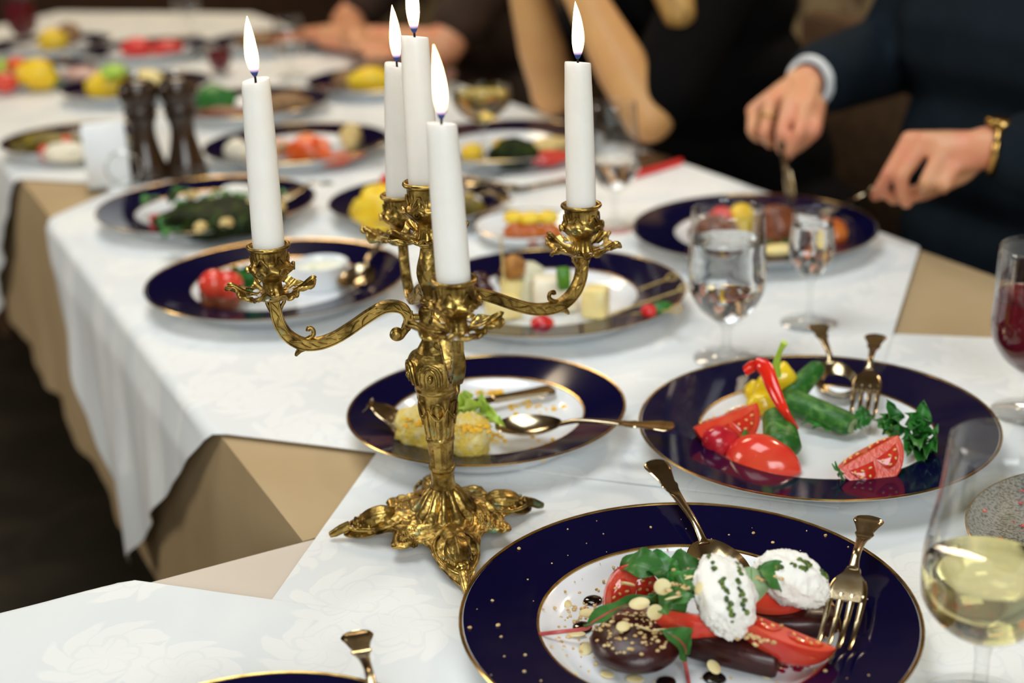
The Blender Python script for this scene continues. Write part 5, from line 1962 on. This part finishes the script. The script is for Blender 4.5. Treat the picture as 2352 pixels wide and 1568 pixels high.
# --- man in the navy suit
m0 = tp(.34, .42, 0)
man = thing('person', 'person in a dark navy suit cutting food with knife and fork', 'person', Vector((m0.x, m0.y, 0)))
wR, wL = hit(1838, 196, .045), hit(2262, 338, .035)
eR, eL = tp(.27, .67, .150), tp(.20, .07, .10)
sR, sL = tp(.31, .58, .32), tp(.30, .22, .32)
RH = hand(wR, [hit(1850, 248, -.004), hit(1813, 238, -.010), hit(1770, 240, -.006), hit(1732, 256, .004)],
          [hit(1836, 306, -.030), hit(1796, 306, -.036), hit(1757, 302, -.032), hit(1727, 300, -.020)],
          [hit(1805, 362, -.032), hit(1797, 345, -.010), hit(1772, 332, -.004), hit(1750, 320, .002)],
          [hit(1872, 245, .022), hit(1868, 300, -.010), hit(1832, 336, -.020)])
LH = hand(wL, [hit(2090, 322, -.008), hit(2126, 324, -.006), hit(2166, 345, .000), hit(2198, 372, .010)],
          [hit(2044, 396, -.030), hit(2070, 402, -.032), hit(2128, 418, -.026), hit(2172, 424, -.012)],
          [hit(2010, 452, -.024), hit(2082, 468, -.016), hit(2122, 442, .002), hit(2168, 430, .012)],
          [hit(2205, 395, .026), hit(2120, 440, .004), hit(2052, 455, -.014)])
body = chain([eR, wR], [.036, .0235]) + chain([eL, wL], [.036, .0235]) + RH + LH
body += chain([sR, eR], [.045, .036]) + chain([sL, eL], [.045, .036])
body += [(tp(.31, .36, .20), .10, tp(.31, .48, .20), .10), (tp(.33, .38, -.02), .10, tp(.33, .46, -.02), .10), (tp(.35, .36, -.2), .10, tp(.35, .48, -.2), .10), (sR, .06, sL, .06)]
body += [(tp(.30, .42, .34), .058, tp(.27, .42, .46), .055)] + head_bones(tp(.25, .42, .56), -U)
for q, vv in ((1, .52), (-1, .32)):
    body += chain([tp(.36, vv, -.22), tp(.05, vv, -.20), tp(.06, vv, -.62)], [.070, .050, .035]) + [(tp(.07, vv, -.70), .034, tp(-.08, vv, -.715), .030)]
fused('body', body, SKIN, man, .0042, 5)
lap = -U
jk = chain([sR, eR], [.074, .060]) + chain([sL, eL], [.074, .060])
jk += [(eR, .060, wR + (eR - wR) * .24, .050), (eL, .060, wL + (eL - wL) * .22, .050)]
jk += [(sR, .078, sL, .078), (tp(.30, .33, .20), .128, tp(.30, .51, .20), .128), (tp(.31, .34, .05), .130, tp(.31, .50, .05), .130), (tp(.32, .34, -.08), .132, tp(.32, .50, -.08), .132), (tp(.34, .33, -.21), .125, tp(.34, .51, -.21), .125)]
fused('jacket', jk, NAVY, man, .008, 4)
tr = []
for vv in (.52, .32):
    tr += chain([tp(.36, vv, -.22), tp(.05, vv, -.20), tp(.06, vv, -.64)], [.098, .074, .056])
fused('trousers', tr, BLACKC, man, .009, 4)
g = G()
d = (eR - wR).normalized()
g.tube([wR + d * .018, wR + d * .028, wR + d * .075], [.0345, .0365, .040], 28, 1, cap=False)
g.tube([wR + d * .075, wR + d * .028, wR + d * .018, wR + d * .0182], [.038, .0345, .0325, .0340], 28, 1, cap=False)
g.build('shirt_cuff', SHIRT, man, True)
g = G()
d = (eL - wL).normalized()
c = wL + d * .012
a = d.orthogonal().normalized()
b_ = d.cross(a)
g.tube([c + a * (.0275 * math.cos(k * PI / 12)) + b_ * (.0275 * math.sin(k * PI / 12)) for k in range(25)], .0048, 10)
w_o = g.build('watch_band', GILT, man, True)
up_ = (Vector((0, 0, 1)) - d * d.z).normalized()
g = G()
rot = up_.to_track_quat('Z', 'Y').to_matrix()
g.lathe([(0, 0), (.0165, 0), (.0175, .002), (.0165, .0065), (.0150, .0075), (0, .0076)], 24)
g.v = [rot @ p + c + up_ * .027 for p in g.v]
g.build('watch_face', GILT, man, True)
g = G()
p = hit(1765, 275, -.022)
d = (hit(1757, 302, -.032) - hit(1770, 240, -.006)).normalized()
a = d.orthogonal().normalized()
b_ = d.cross(a)
g.tube([p + a * (.0106 * math.cos(k * PI / 10)) + b_ * (.0106 * math.sin(k * PI / 10)) for k in range(21)], .0016, 8)
g.build('ring', GILT, man, True)
hb = tp(.27, .42, .60)
fused('hair', [(hb + Vector((0, 0, .035)), (.098, .092, .085), Matrix.Identity(3)), (hb + U * .05 - Vector((0, 0, .03)), (.07, .085, .09), Matrix.Identity(3))], BROWNH, man, .008, 4)
g = G()
g.tube([tp(.33, .42, .365), tp(.275, .42, .40)], [.066, .060], 24, 1)
g.build('shirt_collar', SHIRT, man, True)

# --- woman in black with elbows on the table
m0 = tp(.34, 1.06, 0)
wm = thing('person', 'person in a black dress with blond hair, bare elbows on the table', 'person', Vector((m0.x, m0.y, 0)))
eL, eR = hit(1490, 268, .0), hit(1272, 212, .0)
wL, wR = tp(-.078, .990, .275), tp(-.082, 1.140, .265)
sL, sR = tp(.22, .985, .29), tp(.24, 1.29, .29)
body = chain([eL, eL + (wL - eL) * .35, wL], [.040, .041, .025]) + chain([eR, eR + (wR - eR) * .35, wR], [.038, .040, .025])
body += chain([sL, eL], [.048, .040]) + chain([sR, eR], [.048, .040])
cen = tp(-.075, 1.065, .345)
for wr_, s_ in ((wL, -1), (wR, 1)):
    mc, pi_, ti = [], [], []
    for i in range(4):
        b0 = cen + V * (s_ * .026) + Vector((0, 0, .030 - .020 * i)) - U * (.01 * i - .02)
        mc.append(b0)
        pi_.append(b0 - V * (s_ * .034) - U * .022)
        ti.append(b0 - V * (s_ * .050) + U * .004)
    body += hand(wr_, mc, pi_, ti, [wr_ + Vector((0, 0, .03)) + U * .02, cen + U * .030 + V * (s_ * .012), cen + U * .03 - V * (s_ * .008) + Vector((0, 0, .03))], .88)
body += [(sL, .05, sR, .05), (tp(.28, 1.08, .18), .09, tp(.28, 1.20, .18), .09), (tp(.31, 1.08, -.02), .09, tp(.31, 1.14, -.02), .09), (tp(.34, .99, -.21), .10, tp(.34, 1.13, -.21), .10)]
body += [(tp(.25, 1.13, .30), .048, tp(.20, 1.10, .42), .046)] + head_bones(tp(.15, 1.09, .50), -U, .95)
for vv in (.97, 1.15):
    body += chain([tp(.34, vv, -.22), tp(.05, vv, -.19), tp(.08, vv, -.62)], [.066, .048, .032]) + [(tp(.09, vv, -.70), .030, tp(-.04, vv, -.715), .026)]
fused('body', body, SKINF, wm, .0048, 5)
dr = [(sL, .066, sR, .066), (tp(.26, 1.07, .19), .122, tp(.27, 1.21, .19), .122), (tp(.28, 1.05, .05), .118, tp(.29, 1.18, .05), .118), (tp(.31, 1.02, -.08), .118, tp(.31, 1.17, -.08), .118), (tp(.34, .96, -.21), .125, tp(.34, 1.16, -.21), .125)]
dr += [(sL, .070, sL + (eL - sL) * .86, .062), (sR, .068, sR + (eR - sR) * .78, .058)]
for vv in (.97, 1.15):
    dr += chain([tp(.34, vv, -.22), tp(.06, vv, -.19), tp(.075, vv, -.30)], [.100, .078, .070])
fused('dress', dr, BLACKC, wm, .008, 4)
hh = tp(.17, 1.09, .54)
hr = [(hh + Vector((0, 0, .035)), (.094, .092, .085), Matrix.Identity(3))]
hr += chain([hh + U * .04, tp(.17, 1.0, .40), tp(.075, .955, .25), hit(1560, 30, .06), hit(1545, 75, .06)], [.085, .050, .036, .026, .012])
hr += chain([hh + U * .04, tp(.24, 1.18, .40), tp(.12, 1.20, .26)], [.085, .050, .030])
fused('hair', hr, BLOND, wm, .007, 3)

# --- seated person farther along, forearms folded on the table edge
m0 = tp(.36, 2.02, 0)
fr = thing('person', 'person with folded forearms in dim light beyond the champagne coupe', 'person', Vector((m0.x, m0.y, 0)))
e1, e2 = tp(.06, 1.78, .045), tp(.03, 2.26, .045)
h1, h2 = tp(-.08, 2.10, .045), tp(-.075, 1.92, .055)
s1, s2 = tp(.28, 1.84, .28), tp(.28, 2.20, .28)
body = chain([e1, h1], [.040, .026]) + chain([e2, h2], [.040, .026]) + chain([s1, e1], [.046, .040]) + chain([s2, e2], [.046, .040])
for wr_, s_ in ((h1, 1), (h2, -1)):
    mc = [wr_ + V * (s_ * .075) + U * (.024 - .018 * i) + Vector((0, 0, .004)) for i in range(4)]
    pi_ = [p + V * (s_ * .038) - Vector((0, 0, .004)) for p in mc]
    ti = [p + V * (s_ * .030) - Vector((0, 0, .018)) for p in pi_]
    body += hand(wr_, mc, pi_, ti, [wr_ + V * (s_ * .03) + U * .03, wr_ + V * (s_ * .07) + U * .045, wr_ + V * (s_ * .09) + U * .042], .9)
body += [(s1, .05, s2, .05), (tp(.30, 1.95, .17), .09, tp(.30, 2.09, .17), .09), (tp(.33, 1.96, -.02), .09, tp(.33, 2.08, -.02), .09), (tp(.36, 1.95, -.21), .10, tp(.36, 2.09, -.21), .10)]
body += [(tp(.28, 2.02, .29), .048, tp(.25, 2.02, .42), .046)] + head_bones(tp(.22, 2.02, .50), -U, .95)
for vv in (1.93, 2.11):
    body += chain([tp(.36, vv, -.22), tp(.05, vv, -.19), tp(.08, vv, -.62)], [.066, .048, .032]) + [(tp(.09, vv, -.70), .030, tp(-.04, vv, -.715), .026)]
fused('body', body, SKIN, fr, .006, 4)
dr = [(s1, .068, s2, .068), (tp(.29, 1.945, .18), .122, tp(.29, 2.095, .18), .122), (tp(.31, 1.95, .04), .118, tp(.31, 2.09, .04), .118), (tp(.34, 1.94, -.12), .122, tp(.34, 2.10, -.12), .122), (tp(.36, 1.92, -.21), .125, tp(.36, 2.12, -.21), .125)]
dr += [(s1, .070, s1 + (e1 - s1) * .8, .058), (s2, .070, s2 + (e2 - s2) * .8, .058)]
for vv in (1.93, 2.11):
    dr += chain([tp(.36, vv, -.22), tp(.06, vv, -.19), tp(.075, vv, -.30)], [.100, .078, .070])
fused('brown_top', dr, M('brown_jersey', '#2e1d12', .85, vary=(14, '#3c281a', .4, .7)), fr, .009, 4)
sc = chain([tp(.25, 1.93, .34), tp(.15, 1.885, .22), tp(.14, 1.875, .05)], [.034, .038, .036]) + chain([tp(.25, 1.93, .34), tp(.30, 2.02, .38), tp(.25, 2.10, .34)], [.036, .04, .036])
fused('scarf', sc, BLOUSE, fr, .008, 3)
hh = tp(.25, 2.02, .54)
fused('hair', [(hh + Vector((0, 0, .03)), (.094, .092, .085), Matrix.Identity(3)), (hh + U * .03, .085, tp(.34, 2.02, .32), .06)], BROWNH, fr, .009, 3)


# ------------------------------------------------------------------ chairs
def chair(label, v, off=.36):
    p = tp(off, v, 0)
    t = thing('dining_chair', label, 'chair', Vector((p.x, p.y, 0)), None)
    R = Matrix((U, V, (0, 0, 1))).transposed()
    L = lambda x, y, z: t.location + U * x + V * y + Vector((0, 0, z))
    G().box(L(0, 0, .395), (.44, .44, .05), R, bev=.012).build('seat', MEAT_C, t, True)
    G().box(L(.235, 0, .65), (.05, .40, .44), R, bev=.012).build('backrest', MEAT_C, t, True)
    for a in (-1, 1):
        for b in (-1, 1):
            G().tube([L(a * .19, b * .19, 0), L(a * .18, b * .18, .375)], [.015, .020], 10).build('leg', WOOD, t, True)


MEAT_C = M('brown_upholstery', '#4a3420', .9, vary=(40, '#5c4428', .4, .7), bump=(300, .3, .001))
chair('brown upholstered chair the person in the navy suit sits on', .42)
chair('brown upholstered chair under the person in the black dress', 1.08)
chair('brown upholstered chair under the person with folded forearms', 2.02)
